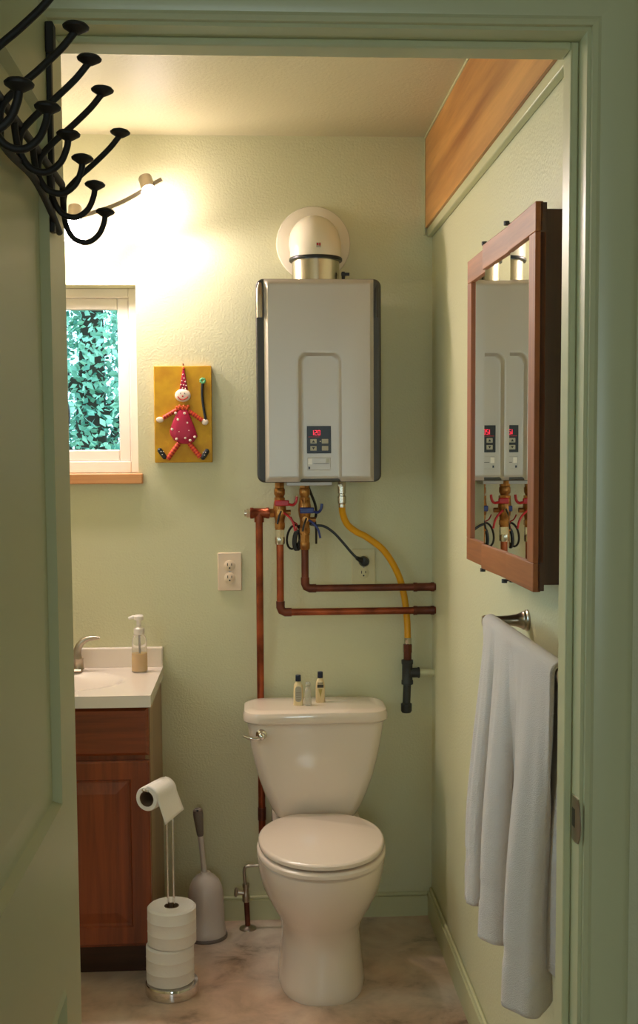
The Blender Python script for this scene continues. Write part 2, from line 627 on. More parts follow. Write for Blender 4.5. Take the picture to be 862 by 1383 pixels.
# ------------------------------------------------------------------ wrought iron hook rack on the door
def hook_rack():
    fx = -0.244
    r = thing('coat_hook_rack', 'black wrought iron coat rack with mushroom tipped hooks on the open door', 'coat rack', (fx, -2.4, 1.76))
    X = fx + 0.006
    def rod(name, pts, rad=0.0042, n=8, seg=10):
        bm = BM()
        tube(bm, smooth_path(pts, n), rad, seg)
        return obj(name, bm, M_wrought, r)
    # rails along the door
    rod('rail', [(X, -2.15, 1.836), (X, -2.45, 1.836), (X, -2.79, 1.836)], 0.0045)
    rod('rail', [(X, -2.175, 1.772), (X, -2.24, 1.787), (X, -2.34, 1.80), (X, -2.47, 1.795), (X, -2.60, 1.80), (X, -2.79, 1.772)], 0.0042)
    for y in (-2.205, -2.70):
        part_box('upright', (fx, fx + 0.006, y - 0.006, y + 0.006, 1.766, 2.012), M_wrought, r, 0.001)
        part_box('mounting_tab', (fx, fx + 0.010, y - 0.010, y + 0.010, 1.975, 2.012), M_wrought, r, 0.002)
    def cap(parent, p, rad, tilt=(0.05, 0, 1)):
        bm = BM()
        lathe(bm, [(0.004, -0.006), (rad * 0.55, -0.0042), (rad * 0.95, -0.001), (rad, 0.001), (rad * 0.8, 0.0035), (rad * 0.3, 0.0055), (0, 0.006)], p, tilt, 20)
        return obj('mushroom_cap', bm, M_wrought, parent)
    # low J hooks
    js = [(-2.115, 1.809), (-2.209, 1.822), (-2.31, 1.828), (-2.409, 1.828), (-2.531, 1.82), (-2.664, 1.80)]
    for i, (y, z) in enumerate(js):
        dz = z - 1.809
        h = rod('j_hook', [(X, y - 0.03, 1.838), (X - 0.001, y - 0.022, 1.815 + dz * 0.6), (X + 0.001, y - 0.014, 1.790 + dz), (X + 0.010, y - 0.008, 1.774 + dz), (X + 0.026, y - 0.004, 1.770 + dz),
                           (X + 0.040, y - 0.001, 1.780 + dz), (X + 0.047, y, 1.795 + dz), (-0.189, y, 1.806 + dz)], 0.0036)
        cap(h, (-0.189, y, 1.809 + dz), 0.0125)
    # long raised arms
    for y in (-2.115, -2.289, -2.394, -2.485, -2.588, -2.70):
        h = rod('long_arm', [(X, y - 0.022, 1.800), (X + 0.001, y - 0.02, 1.826), (X + 0.014, y - 0.013, 1.846), (X + 0.036, y - 0.006, 1.868), (X + 0.056, y - 0.001, 1.889), (-0.169, y, 1.905)], 0.0036)
        cap(h, (-0.168, y, 1.909), 0.0130)


hook_rack()


# ------------------------------------------------------------------ pine board high on the right wall
def pine():
    r = struct_root('trim_2', 'orange pine board set high on the green side wall', 'board', (0.55, -0.9, 2.19))
    bm = BM()
    box(bm, 0.537, XR, YF + 0.002, -0.002, 2.192, 2.462)
    obj('plank', bm, M_pine, r, smooth=False)
    part_box('lower_trim', (0.543, XR, YF + 0.002, -0.002, 2.165, 2.192), M_trim, r, 0.003)
    part_box('upper_trim', (0.533, XR, YF + 0.002, -0.002, 2.4625, 2.4695), M_trim, r, 0.002)
    part_box('end_trim', (0.534, 0.5365, -0.010, -0.002, 2.170, 2.462), M_trim, r)


pine()


# ------------------------------------------------------------------ window
def window():
    r = struct_root('window_1', 'white vinyl window with leafy trees outside', 'window', (-0.61, 0.08, WZ0))
    y0, y1 = 0.072, 0.125
    fr = 0.030
    for b in ((WX0, WX0 + fr, y0, y1, WZ0, WZ1), (WX1 - fr, WX1, y0, y1, WZ0, WZ1), (WX0 + fr, WX1 - fr, y0, y1, WZ0, WZ0 + fr + 0.008), (WX0 + fr, WX1 - fr, y0, y1, WZ1 - fr, WZ1)):
        part_box('window_frame', b, M_vinyl, r, 0.003)
    xm = (WX0 + WX1) / 2
    def sash(xa, xb, ya, yb):
        s = 0.036
        za, zb = WZ0 + fr + 0.008, WZ1 - fr
        rt = part_box('sash_stile', (xa, xa + s, ya, yb, za, zb), M_vinyl, r, 0.004)
        part_box('sash_stile', (xb - s, xb, ya, yb, za, zb), M_vinyl, r, 0.004)
        part_box('sash_rail', (xa + s, xb - s, ya, yb, za, za + s), M_vinyl, r, 0.004)
        part_box('sash_rail', (xa + s, xb - s, ya, yb, zb - s, zb), M_vinyl, r, 0.004)
        g = part_box('glass_pane', (xa + s - 0.003, xb - s + 0.003, (ya + yb) / 2 - 0.0015, (ya + yb) / 2 + 0.0015, za + s - 0.003, zb - s + 0.003), M_glass, r)
    sash(xm - 0.018, WX1 - fr, 0.080, 0.100)
    sash(WX0 + fr, xm + 0.018, 0.102, 0.122)
    bm = BM()
    ball(bm, (xm + 0.020, 0.064, 1.622), 0.013, 0.016, 0.044)
    obj('window_latch', bm, M_black, r)
    part_box('window_sill', (WX0 - 0.014, WX1 + 0.014, -0.022, 0.0715, WZ0 - 0.032, WZ0), M_sill, r, 0.003, 'orange wooden sill board')


window()
r = struct_root('window_added', 'unseen white vinyl side window added for daylight on the vanity side', 'window', (XL - 0.05, -1.40, 1.12))  # out of view, added to account for the cool fill from the left
for b in ((-1.075, -1.045, -1.65, -1.62, 1.12, 1.78), (-1.075, -1.045, -1.18, -1.15, 1.12, 1.78), (-1.075, -1.045, -1.62, -1.18, 1.12, 1.15), (-1.075, -1.045, -1.62, -1.18, 1.75, 1.78)):
    part_box('window_frame', b, M_vinyl, r, 0.003)
part_box('glass_pane', (-1.063, -1.060, -1.62, -1.18, 1.15, 1.75), M_glass, r)


# ------------------------------------------------------------------ garden outside
def tree(cx, cy, cz, rx, ry, rz, nleaf, seed, label):
    rnd = random.Random(seed)
    t = thing('garden_tree', label, 'tree', (cx, cy, -0.3), 'trees outside the window')
    bm = BM()
    tube(bm, [(cx, cy, -0.3), (cx + 0.05, cy, 0.6), (cx - 0.04, cy + 0.02, 1.5), (cx, cy, cz + rz * 0.5)], [0.13, 0.10, 0.08, 0.03], 10)
    for k in range(9):
        a = rnd.uniform(0, 2 * PI)
        z = rnd.uniform(0.5, cz)
        tube(bm, [(cx, cy, z), (cx + 0.5 * rx * math.cos(a), cy + 0.5 * ry * math.sin(a), z + 0.35), (cx + 0.85 * rx * math.cos(a), cy + 0.85 * ry * math.sin(a), z + 0.5)], [0.035, 0.022, 0.010], 6)
    obj('trunk', bm, M_bark, t)
    bm = BM()
    for k in range(nleaf):
        while True:
            v = Vector((rnd.uniform(-1, 1), rnd.uniform(-1, 1), rnd.uniform(-1, 1)))
            if 0.15 < v.length < 1:
                break
        p = Vector((cx + v.x * rx, cy + v.y * ry, cz + v.z * rz))
        L = rnd.uniform(0.025, 0.055)
        d = Vector((rnd.uniform(-1, 1), rnd.uniform(-1, 1), rnd.uniform(-0.9, 0.3))).normalized()
        u, w, _ = frame_of(d)
        a = rnd.uniform(0, 2 * PI)
        s = u * math.cos(a) + w * math.sin(a)
        nrm = d.cross(s)
        vs = [bm.verts.new(q) for q in (p, p + d * L * 0.45 + s * L * 0.3 + nrm * L * 0.06, p + d * L, p + d * L * 0.45 - s * L * 0.3 + nrm * L * 0.06)]
        bm.faces.new((vs[0], vs[1], vs[2]))
        bm.faces.new((vs[0], vs[2], vs[3]))
    o = obj('foliage', bm, M_leaf, t, smooth=False)
    o['kind'] = 'stuff'


tree(-0.75, 2.0, 1.9, 1.05, 0.7, 1.7, 26000, 3, 'leafy tree close outside the bathroom window')
tree(-1.75, 3.7, 2.2, 1.1, 0.8, 2.3, 9000, 5, 'taller leafy tree farther back in the garden')
bm = BM()
box(bm, -8, 8, 0.2, 14, -0.36, -0.3)
struct('ground', bm, M_ground, 'garden ground outside the window', 'ground')


# ------------------------------------------------------------------ lamps on a wavy bar
def track_light():
    r = thing('track_light', 'nickel wall light with a wavy bar and glowing glass shades over the window', 'lamp', (-0.62, 0, 2.23))
    Y = -0.075
    pts = [(-0.270, 2.320), (-0.300, 2.303), (-0.345, 2.275), (-0.40, 2.247), (-0.46, 2.225), (-0.53, 2.206), (-0.60, 2.205), (-0.68, 2.225), (-0.76, 2.25), (-0.83, 2.255), (-0.90, 2.24), (-0.96, 2.21)]
    bm = BM()
    P = smooth_path([(x, Y, z) for x, z in pts], 5)
    rings = []
    for i, p in enumerate(P):
        d = (P[min(i + 1, len(P) - 1)] - P[max(i - 1, 0)]).normalized()
        n = Vector((-d.z, 0, d.x))
        rings.append([p + n * 0.006 + Vector((0, 0.003, 0)), p + n * 0.006 - Vector((0, 0.003, 0)), p - n * 0.006 - Vector((0, 0.003, 0)), p - n * 0.006 + Vector((0, 0.003, 0))])
    loft(bm, rings)
    obj('wavy_bar', bm, M_nickel, r)
    bm = BM()
    lathe(bm, [(0.055, 0), (0.055, 0.010), (0.045, 0.018), (0.012, 0.020), (0.010, 0.075)], (-0.64, 0, 2.213), (0, -1, 0))
    obj('wall_canopy', bm, M_nickel, r)
    heads = [(-0.315, 2.294, (0.30, -0.42, -1)), (-0.530, 2.205, (0.05, -0.42, -1)), (-0.74, 2.245, (-0.15, -0.45, -1)), (-0.92, 2.232, (-0.1, -0.45, -1))]
    for x, z, ax in heads:
        a = Vector(ax).normalized()
        o = Vector((x, Y - 0.006, z + 0.012)) - a * 0.010
        bm = BM()
        lathe(bm, [(0.008, -0.014), (0.019, -0.012), (0.021, -0.009), (0.021, 0.030), (0.0175, 0.032)], o, a, 24)
        h = obj('lamp_head', bm, M_nickel, r)
        bm = BM()
        lathe(bm, [(0.0185, 0.033), (0.024, 0.040), (0.031, 0.070), (0.034, 0.098), (0.030, 0.104), (0.0, 0.105)], o, a, 24)
        obj('glass_shade', bm, M_shade, h)
        ld = bpy.data.lights.new('lamp_beam', 'SPOT')
        ld.energy = LAMP_WATTS
        ld.color = LAMP_COLOR
        ld.spot_size = math.radians(179)
        ld.spot_blend = 0.45
        ld.shadow_soft_size = 0.03
        lo = bpy.data.objects.new('lamp_beam', ld)
        COL.objects.link(lo)
        lo.parent = r
        lo.location = o + a * 0.112 - ORIGIN[r.name]
        lo.rotation_euler = a.to_track_quat('-Z', 'Y').to_euler()


track_light()


# ------------------------------------------------------------------ tankless water heater
HX0, HX1, HZ0, HZ1 = 0.0075, 0.373, 1.411, 2.002


def seven_seg(bm, ch, x, z, w, h, y):
    t = w * 0.20
    segs = {'a': (0, h - t, w, h), 'd': (0, 0, w, t), 'g': (0, h / 2 - t / 2, w, h / 2 + t / 2),
            'f': (0, h / 2, t, h), 'b': (w - t, h / 2, w, h), 'e': (0, 0, t, h / 2), 'c': (w - t, 0, w, h / 2)}
    on = {'1': 'bc', '2': 'abged', '0': 'abcdef'}[ch]
    for s in on:
        a, b, c, d = segs[s]
        box(bm, x + a, x + c, y - 0.0005, y + 0.0005, z + b, z + d)


def heater():
    r = thing('water_heater', 'silver tankless water heater with a red digital display on the wall', 'water heater', ((HX0 + HX1) / 2, -0.12, HZ0))
    bm = BM()
    prism(bm, rrect(HX0, HX1, HZ0, HZ1, 0.022), -0.238, -0.018)
    obj('case', bm, M_darkgrey, r, bevel=0.006, seg=3)
    part_box('wall_bracket', (0.08, 0.30, -0.02, -0.002, HZ0 + 0.03, HZ1 - 0.03), M_steel, r)
    # front panel as a pressed sheet with an arched recess running to its lower edge
    px0, px1, pz0, pz1 = 0.031, 0.3505, 1.413, 2.000
    nx, nz = 84, 130
    ax0, ax1, at_, ar = 0.1285, 0.2565, 1.789, 0.030
    cx, hw = (ax0 + ax1) / 2, (ax1 - ax0) / 2
    def sm(t):
        t = max(0.0, min(1.0, t))
        return t * t * (3 - 2 * t)
    def depth(x, z):
        dx = abs(x - cx) - (hw - ar)
        dz = z - (at_ - ar)
        d = (math.hypot(max(dx, 0), max(dz, 0)) + min(max(dx, dz), 0)) - ar
        rec = 0.013 * sm((-d) / 0.011)
        e = min(x - px0, px1 - x, z - pz0, pz1 - z)
        edge = 0.011 * (1 - sm(e / 0.012)) if e < 0.012 else 0.0
        bow = 0.004 * (((x - cx) / 0.16) ** 2)
        return -0.253 + rec + edge + bow
    bm = BM()
    vs = []
    for j in range(nz + 1):
        row = []
        for i in range(nx + 1):
            x = px0 + (px1 - px0) * i / nx
            z = pz0 + (pz1 - pz0) * j / nz
            row.append(bm.verts.new((x, depth(x, z), z)))
        vs.append(row)
    for j in range(nz):
        for i in range(nx):
            bm.faces.new((vs[j][i], vs[j][i + 1], vs[j + 1][i + 1], vs[j + 1][i]))
    edge = [vs[0][i] for i in range(nx + 1)] + [vs[j][nx] for j in range(1, nz + 1)] + [vs[nz][i] for i in range(nx - 1, -1, -1)] + [vs[j][0] for j in range(nz - 1, 0, -1)]
    back = [bm.verts.new((v.co.x, -0.236, v.co.z)) for v in edge]
    for i in range(len(edge)):
        k = (i + 1) % len(edge)
        bm.faces.new((edge[i], edge[k], back[k], back[i]))
    obj('front_panel', bm, M_silver, r)
    for s, xa, xb in ((-1, HX0 + 0.001, 0.0285), (1, 0.353, HX1 - 0.001)):
        bm = BM()
        w = 0.0100 if s < 0 else 0.0060
        xc = (xa + xb) / 2 + (0.0 if s < 0 else -0.003)
        tube(bm, [(xc, -0.2365, 1.890), (xc, -0.2365, 1.93), (xc, -0.2365, 1.970), (xc + 0.002, -0.2335, 1.990)], [w * 0.95, w, w * 0.95, w * 0.6], 14)
        obj('corner_trim', bm, M_nickel if s < 0 else M_darkgrey, r)
    # control panel
    f = -0.2402
    cp = part_box('control_panel', (0.1535, 0.2245, f - 0.003, f + 0.004, 1.496, 1.576), M_black, r, 0.001, 'black control panel with red digits')
    bm = BM()
    for i, ch in enumerate('120'):
        seven_seg(bm, ch, 0.1665 + i * 0.0095, 1.549, 0.0068, 0.0145, f - 0.0036)
    obj('digits', bm, M_glow, cp)
    for bx in (0.163, 0.197):
        for bz in (1.5245, 1.504):
            b_ = part_box('button', (bx, bx + 0.019, f - 0.0055, f - 0.003, bz, bz + 0.0135), M_label, cp, 0.001)
            if bx < 0.17:
                bm = BM()
                up = bz > 1.52
                zc = bz + 0.0068
                s = 0.0035 if up else -0.0035
                prism(bm, [(bx + 0.005, zc - s), (bx + 0.014, zc - s), (bx + 0.0095, zc + s)], f - 0.0060, f - 0.0054)
                obj('arrow_mark', bm, M_black, b_)
    bm = BM()
    ball(bm, (0.1925, f - 0.0032, 1.531), 0.0018, 0.001, 0.0018, 8, 6)
    obj('indicator', bm, M_dot, cp)
    part_box('print_line', (0.158, 0.190, f - 0.0033, f - 0.0029, 1.5435, 1.5450), M_red, cp)
    bp = part_box('badge_plate', (0.1545, 0.2235, f - 0.001, f + 0.006, 1.446, 1.484), M_silver, r, 0.002)
    part_box('badge_mark', (0.1565, 0.1685, f - 0.0016, f - 0.0009, 1.464, 1.481), M_vinyl, bp)
    part_box('badge_mark', (0.1575, 0.1625, f - 0.0016, f - 0.0009, 1.450, 1.457), M_navy, bp)
    part_box('badge_line', (0.172, 0.219, f - 0.0016, f - 0.0009, 1.4655, 1.467), M_darkgrey, bp)
    part_box('badge_mark', (0.2095, 0.219, f - 0.0016, f - 0.0009, 1.469, 1.481), M_label, bp)
    # bottom connection plate
    part_box('connection_plate', (0.095, 0.235, -0.13, -0.05, HZ0 - 0.013, HZ0 + 0.001), M_silver, r, 0.002)
    part_box('warning_sticker', (0.282, 0.318, -0.2, -0.1, HZ0 - 0.0012, HZ0 + 0.0005), M_red, r)


heater()


def vent():
    r = thing('vent_elbow', 'white flue elbow with round wall flange above the water heater', 'flue', (0.188, -0.14, 2.002))
    c = Vector((0.188, 0, 2.142))
    bm = BM()
    lathe(bm, [(0.113, 0.0), (0.115, 0.004), (0.113, 0.010), (0.100, 0.014), (0.082, 0.016)], c, (0, -1, 0), 48)
    obj('wall_flange', bm, M_white, r)
    bm = BM()
    R = 0.092
    y0 = -0.140
    zt = c.z - 0.002
    pts = [(0.188, y0, 2.078), (0.188, y0, zt - R)]
    if zt - R < 2.08:
        pts = [(0.188, y0, 2.074)]
    for k in range(0, 13):
        a = PI / 2 * k / 12
        pts.append((0.188, y0 + R * (1 - math.cos(a)), max(2.074 + 0.001 * (k + 1), 0) if False else 2.076 + (zt - 2.076) * math.sin(a)))
    pts.append((0.188, -0.010, zt))
    tube(bm, pts, 0.0765, 40)
    e = obj('elbow', bm, M_white, r)
    bm = BM()
    lathe(bm, [(0.078, 0), (0.0795, 0.002), (0.0795, 0.008), (0.078, 0.010)], (0.188, y0, 2.066), (0, 0, 1), 40)
    obj('rubber_ring', bm, M_black, r)
    bm = BM()
    lathe(bm, [(0.0705, 0), (0.0705, 0.066)], (0.188, y0, 2.0015), (0, 0, 1), 40)
    obj('steel_collar', bm, M_steel, r)
    bm = BM()
    box(bm, 0.186, 0.199, y0 - 0.0785, y0 - 0.074, 2.096, 2.109)
    obj('sticker', bm, M_label, e)
    bm = BM()
    box(bm, 0.187, 0.192, y0 - 0.0790, y0 - 0.0780, 2.101, 2.108)
    box(bm, 0.194, 0.198, y0 - 0.0790, y0 - 0.0780, 2.100, 2.108)
    obj('sticker_print', bm, M_red, e)
    bm = BM()
    cyl(bm, (0.268, -0.17, 2.0015), (0.268, -0.17, 2.032), 0.005)
    box(bm, 0.262, 0.286, -0.175, -0.165, 2.021, 2.029)
    obj('test_port', bm, M_black, r)


vent()


# ------------------------------------------------------------------ plumbing below the heater
PY = -0.075


def collar(bm, p0, p1, r):
    """a fitting with slightly raised ends"""
    p0, p1 = Vector(p0), Vector(p1)
    d = (p1 - p0)
    L = d.length
    lathe(bm, [(r, 0), (r * 1.12, 0.001), (r * 1.12, L * 0.16), (r, L * 0.2), (r, L * 0.8), (r * 1.12, L * 0.84), (r * 1.12, L - 0.001), (r, L)], p0, d, 18)


def hexnut(bm, p0, p1, r):
    p0, p1 = Vector(p0), Vector(p1)
    cyl(bm, p0, p1, r, r, 6)


def water_line(name, label, X, zbot, xend, lever, lever_name, lz, dull):
    r = thing(name, label, 'pipe', (X, PY, zbot), 'copper lines under the heater')
    m = M_copper_dull if dull else M_copper
    bm = BM()
    hexnut(bm, (X, PY, HZ0), (X, PY, HZ0 - 0.020), 0.016)
    lathe(bm, [(0.014, 0), (0.017, 0.006), (0.017, 0.020), (0.0135, 0.026), (0.0135, 0.034)], (X, PY, HZ0 - 0.020), (0, 0, -1), 18)
    obj('union', bm, M_brass, r)
    # valve body
    bm = BM()
    zt = HZ0 - 0.052
    zb = 1.262 if not dull else 1.245
    lathe(bm, [(0.013, 0), (0.016, 0.004), (0.019, 0.020), (0.0205, 0.035), (0.018, 0.055), (0.015, 0.068), (0.015, zt - zb)], (X, PY, zt), (0, 0, -1), 20)
    cyl(bm, (X, PY, lz - 0.028), (X, PY - 0.030, lz - 0.028), 0.009)
    cyl(bm, (X, PY, lz - 0.030), (X + 0.034, PY, lz - 0.030), 0.008)
    hexnut(bm, (X, PY, zt + 0.002), (X, PY, zt - 0.014), 0.0185)
    hexnut(bm, (X, PY, zb + 0.022), (X, PY, zb + 0.006), 0.0180)
    obj('valve_body', bm, M_brass, r)
    bm = BM()
    hexnut(bm, (X, PY, zb), (X, PY, zb - 0.024), 0.0155)
    lathe(bm, [(0.0145, 0), (0.0155, 0.003), (0.0155, 0.020), (0.0135, 0.024)], (X, PY, zb - 0.022), (0, 0, -1), 18)
    obj('adapter', bm, M_steel if not dull else M_brass, r)
    # main lever: flat grip across the valve with an upturned end
    bm = BM()
    box(bm, X - 0.016, X + 0.028, PY - 0.034, PY - 0.026, lz - 0.009, lz + 0.009)
    lv = obj(lever_name, bm, lever, r, bevel=0.003)
    bm = BM()
    tube(bm, smooth_path([(X + 0.026, PY - 0.030, lz - 0.004), (X + 0.040, PY - 0.030, lz - 0.006), (X + 0.049, PY - 0.030, lz + 0.003), (X + 0.052, PY - 0.030, lz + 0.020)], 5), 0.0042, 8)
    obj('lever_tip', bm, lever, lv)
    # drain lever
    bm = BM()
    tube(bm, smooth_path([(X + 0.012, PY - 0.026, lz - 0.030), (X + 0.028, PY - 0.034, lz - 0.042), (X + 0.040, PY - 0.036, lz - 0.060), (X + 0.046, PY - 0.036, lz - 0.085)], 5), 0.0035, 8)
    obj('drain_lever', bm, lever, r)
    bm = BM()
    tube(bm, smooth_path([(X + 0.004, PY - 0.030, lz - 0.024), (X - 0.004, PY - 0.034, lz - 0.045), (X - 0.008, PY - 0.034, lz - 0.064)], 5), 0.003, 8)
    obj('purge_handle', bm, M_black, r)
    # copper down pipe, elbow, run to the right wall
    bm = BM()
    cyl(bm, (X, PY, zb - 0.04), (X, PY, zbot + 0.02), 0.0112)
    obj('down_pipe', bm, M_copper if not dull else M_copper_dull, r)
    bm = BM()
    tube(bm, [(X, PY, zbot + 0.034), (X, PY, zbot + 0.016), (X + 0.004, PY, zbot + 0.005), (X + 0.015, PY, zbot), (X + 0.034, PY, zbot)], 0.0135, 16)
    obj('elbow', bm, M_copper_dull, r)
    bm = BM()
    cyl(bm, (X + 0.03, PY, zbot), (xend, PY, zbot), 0.0112)
    obj('run_pipe', bm, m, r)
    bm = BM()
    collar(bm, (xend - 0.07, PY, zbot), (xend - 0.004, PY, zbot), 0.0128)
    obj('coupling', bm, M_copper_dull, r)
    return r


hot = water_line('hot_water_line', 'copper hot water pipe with a red valve lever', 0.0755, 1.005, XR, M_red, 'red_lever', 1.345, False)
cold = water_line('cold_water_line', 'copper cold water pipe with a blue valve lever', 0.1525, 1.0785, XR, M_blue, 'blue_lever', 1.322, True)


def relief_line():
    r = thing('relief_pipe', 'tall copper pipe dropping from a brass tee behind the toilet tank', 'pipe', (0.0115, -0.05, 0.28), 'copper lines under the heater')
    z = 1.3135
    bm = BM()
    cyl(bm, (0.060, PY, z), (0.036, PY, z), 0.0125)
    collar(bm, (0.044, PY, z), (-0.016, PY, z), 0.0155)
    cyl(bm, (0.012, PY, z), (0.012, PY, z - 0.028), 0.0150)
    obj('tee', bm, M_copper, r)
    bm = BM()
    hexnut(bm, (0.058, PY, z), (0.046, PY, z), 0.0150)
    obj('nut', bm, M_brass, r)
    bm = BM()
    hexnut(bm, (-0.016, PY, z), (-0.026, PY, z), 0.0145)
    cyl(bm, (-0.026, PY, z), (-0.033, PY, z), 0.010)
    obj('relief_cap', bm, M_steel, r)
    bm = BM()
    tube(bm, [(0.012, PY, z - 0.02), (0.012, PY + 0.004, z - 0.10), (0.0115, -0.035, 0.76), (0.0115, -0.030, 0.60), (0.012, -0.030, 0.31), (0.012, -0.026, 0.295), (0.012, -0.012, 0.287), (0.012, 0.0, 0.286)], 0.0112, 16)
    obj('drop_pipe', bm, M_copper, r)
    bm = BM()
    cyl(bm, (0.012, -0.030, 0.335), (0.012, -0.030, 0.375), 0.0130)
    obj('end_coupling', bm, M_copper_dull, r)


relief_line()


def gas_line():
    r = thing('gas_hose', 'yellow coated flexible gas hose with black iron tee and drip leg', 'gas pipe', (0.474, -0.045, 0.66))
    bm = BM()
    hexnut(bm, (0.268, PY, HZ0 + 0.0), (0.268, PY, HZ0 - 0.018), 0.014)
    lathe(bm, [(0.0125, 0), (0.0125, 0.022), (0.0105, 0.024), (0.0105, 0.030), (0.0135, 0.032), (0.0135, 0.052), (0.010, 0.056), (0.010, 0.066)], (0.268, PY, HZ0 - 0.016), (0, 0, -1), 18)
    obj('steel_fitting', bm, M_steel, r)
    bm = BM()
    tube(bm, smooth_path([(0.268, PY, 1.340), (0.271, -0.065, 1.310), (0.286, -0.055, 1.275), (0.315, -0.048, 1.251), (0.350, -0.044, 1.232), (0.404, -0.042, 1.188), (0.446, -0.040, 1.117),
                          (0.466, -0.038, 1.047), (0.475, -0.040, 0.97), (0.4765, -0.045, 0.91)], 7), 0.0105, 14)
    obj('hose', bm, M_yellowhose, r)
    bm = BM()
    lathe(bm, [(0.0115, 0), (0.0115, 0.020), (0.010, 0.022)], (0.4765, -0.045, 0.915), (0, 0, -1), 18)
    obj('ferrule', bm, M_steel, r)
    bm = BM()
    hexnut(bm, (0.476, -0.045, 0.894), (0.476, -0.045, 0.868), 0.0145)
    cyl(bm, (0.476, -0.045, 0.868), (0.476, -0.045, 0.842), 0.0125)
    obj('brass_nut', bm, M_copper_dull, r)
    bm = BM()
    collar(bm, (0.475, -0.045, 0.845), (0.475, -0.045, 0.766), 0.0165)
    collar(bm, (0.480, -0.045, 0.803), (0.514, -0.045, 0.803), 0.0155)
    obj('iron_tee', bm, M_blackiron, r)
    bm = BM()
    cyl(bm, (0.475, -0.045, 0.77), (0.472, -0.045, 0.70), 0.0125)
    obj('drip_leg', bm, M_blackiron, r)
    bm = BM()
    lathe(bm, [(0.0145, 0), (0.0175, 0.002), (0.0175, 0.024), (0.014, 0.030), (0.0, 0.031)], (0.472, -0.045, 0.706), (0, 0, -1), 20)
    obj('pipe_cap', bm, M_blackiron, r)
    bm = BM()
    cyl(bm, (0.512, -0.045, 0.803), (XR, -0.045, 0.803), 0.0105)
    obj('wall_nipple', bm, M_wall, r, label='nipple painted wall green')


gas_line()


def outlet(name, x0, x1, z0, z1, mat, label):
    r = thing(name, label, 'outlet', ((x0 + x1) / 2, 0, z0), 'wall outlets')
    bm = BM()
    prism(bm, rrect(x0, x1, z0, z1, 0.004, 3), -0.006, 0)
    obj('cover_plate', bm, mat, r, bevel=0.002)
    cx = (x0 + x1) / 2
    for zc in ((z0 + z1) / 2 + 0.0195, (z0 + z1) / 2 - 0.0195):
        bm = BM()
        lathe(bm, [(0.0172, 0), (0.0172, 0.0015), (0.0165, 0.002)], (cx, -0.006, zc), (0, -1, 0), 24)
        f = obj('receptacle', bm, mat, r)
        bm = BM()
        box(bm, cx - 0.0075, cx - 0.0052, -0.0084, -0.0078, zc - 0.001, zc + 0.008)
        box(bm, cx + 0.0052, cx + 0.0075, -0.0084, -0.0078, zc, zc + 0.007)
        cyl(bm, (cx, -0.0078, zc - 0.0075), (cx, -0.0084, zc - 0.0075), 0.0027, seg=10)
        obj('slots', bm, M_black, f)
    bm = BM()
    cyl(bm, (cx, -0.006, (z0 + z1) / 2), (cx, -0.0075, (z0 + z1) / 2), 0.003, seg=10)
    obj('plate_screw', bm, M_nickel, r)


outlet('wall_outlet', -0.1195, -0.0445, 1.066, 1.186, M_almond, 'almond duplex wall outlet with nothing plugged in')
outlet('wall_outlet', 0.3035, 0.3785, 1.078, 1.194, pmat('green_outlet_plastic', S(214, 206, 160), 0.35), 'pale wall outlet holding the black plug behind the pipes')


def cords():
    r = thing('power_cord', 'black heater power cord running to its plug in the wall outlet', 'cord', (0.16, -0.05, 1.15))
    bm = BM()
    tube(bm, smooth_path([(0.158, -0.055, HZ0), (0.172, -0.052, 1.375), (0.187, -0.050, 1.335), (0.188, -0.046, 1.30), (0.172, -0.035, 1.278), (0.185, -0.035, 1.272), (0.215, -0.035, 1.268),
                          (0.245, -0.035, 1.248), (0.275, -0.038, 1.215), (0.300, -0.042, 1.185), (0.318, -0.044, 1.167)], 7), 0.0042, 8)
    obj('cable', bm, M_black, r)
    bm = BM()
    lathe(bm, [(0.010, -0.009), (0.0165, -0.011), (0.0165, -0.030), (0.012, -0.040), (0.0, -0.042)], (0.341, 0, 1.1555), (0, 1, 0), 18)
    cyl(bm, (0.316, -0.044, 1.169), (0.336, -0.032, 1.157), 0.006, 0.010, 10)
    obj('plug', bm, M_black, r)
    bm = BM()
    pts = []
    for k in range(120):
        a = 2 * PI * k / 20
        lp = k // 20
        wx, wz = ((0.021, 0.036), (0.010, 0.030), (0.008, 0.027), (0.009, 0.029), (0.007, 0.025), (0.009, 0.028))[lp]
        cxx, czz = (0.119, 1.236) if lp == 0 else (0.126 + 0.0015 * lp, 1.226)
        pts.append((cxx + wx * math.cos(a), -0.035 - 0.0045 * (k / 20), czz + wz * math.sin(a) + (0.010 if lp == 0 else 0.006) * math.cos(a)))
    tube(bm, pts, 0.0034, 8)
    obj('coiled_slack', bm, M_black, r)
    bm = BM()
    tube(bm, smooth_path([(0.155, -0.05, 1.275), (0.142, -0.045, 1.272), (0.128, -0.045, 1.270)], 5), 0.003, 8)
    tube(bm, smooth_path([(0.186, -0.05, 1.285), (0.189, -0.05, 1.255), (0.189, -0.05, 1.215)], 5), 0.0035, 8)
    obj('loose_end', bm, M_black, r)
    bm = BM()
    lathe(bm, [(0.010, 0), (0.014, 0.004), (0.014, 0.016), (0.006, 0.024)], (0.157, -0.055, HZ0), (0, 0, -1), 16)
    obj('cable_grommet', bm, M_black, r)
    bm = BM()
    tube(bm, smooth_path([(0.110, -0.05, 1.30), (0.118, -0.05, 1.285), (0.130, -0.045, 1.275), (0.127, -0.045, 1.255)], 5), 0.0022, 8)
    obj('red_wire', bm, M_red, r)


cords()


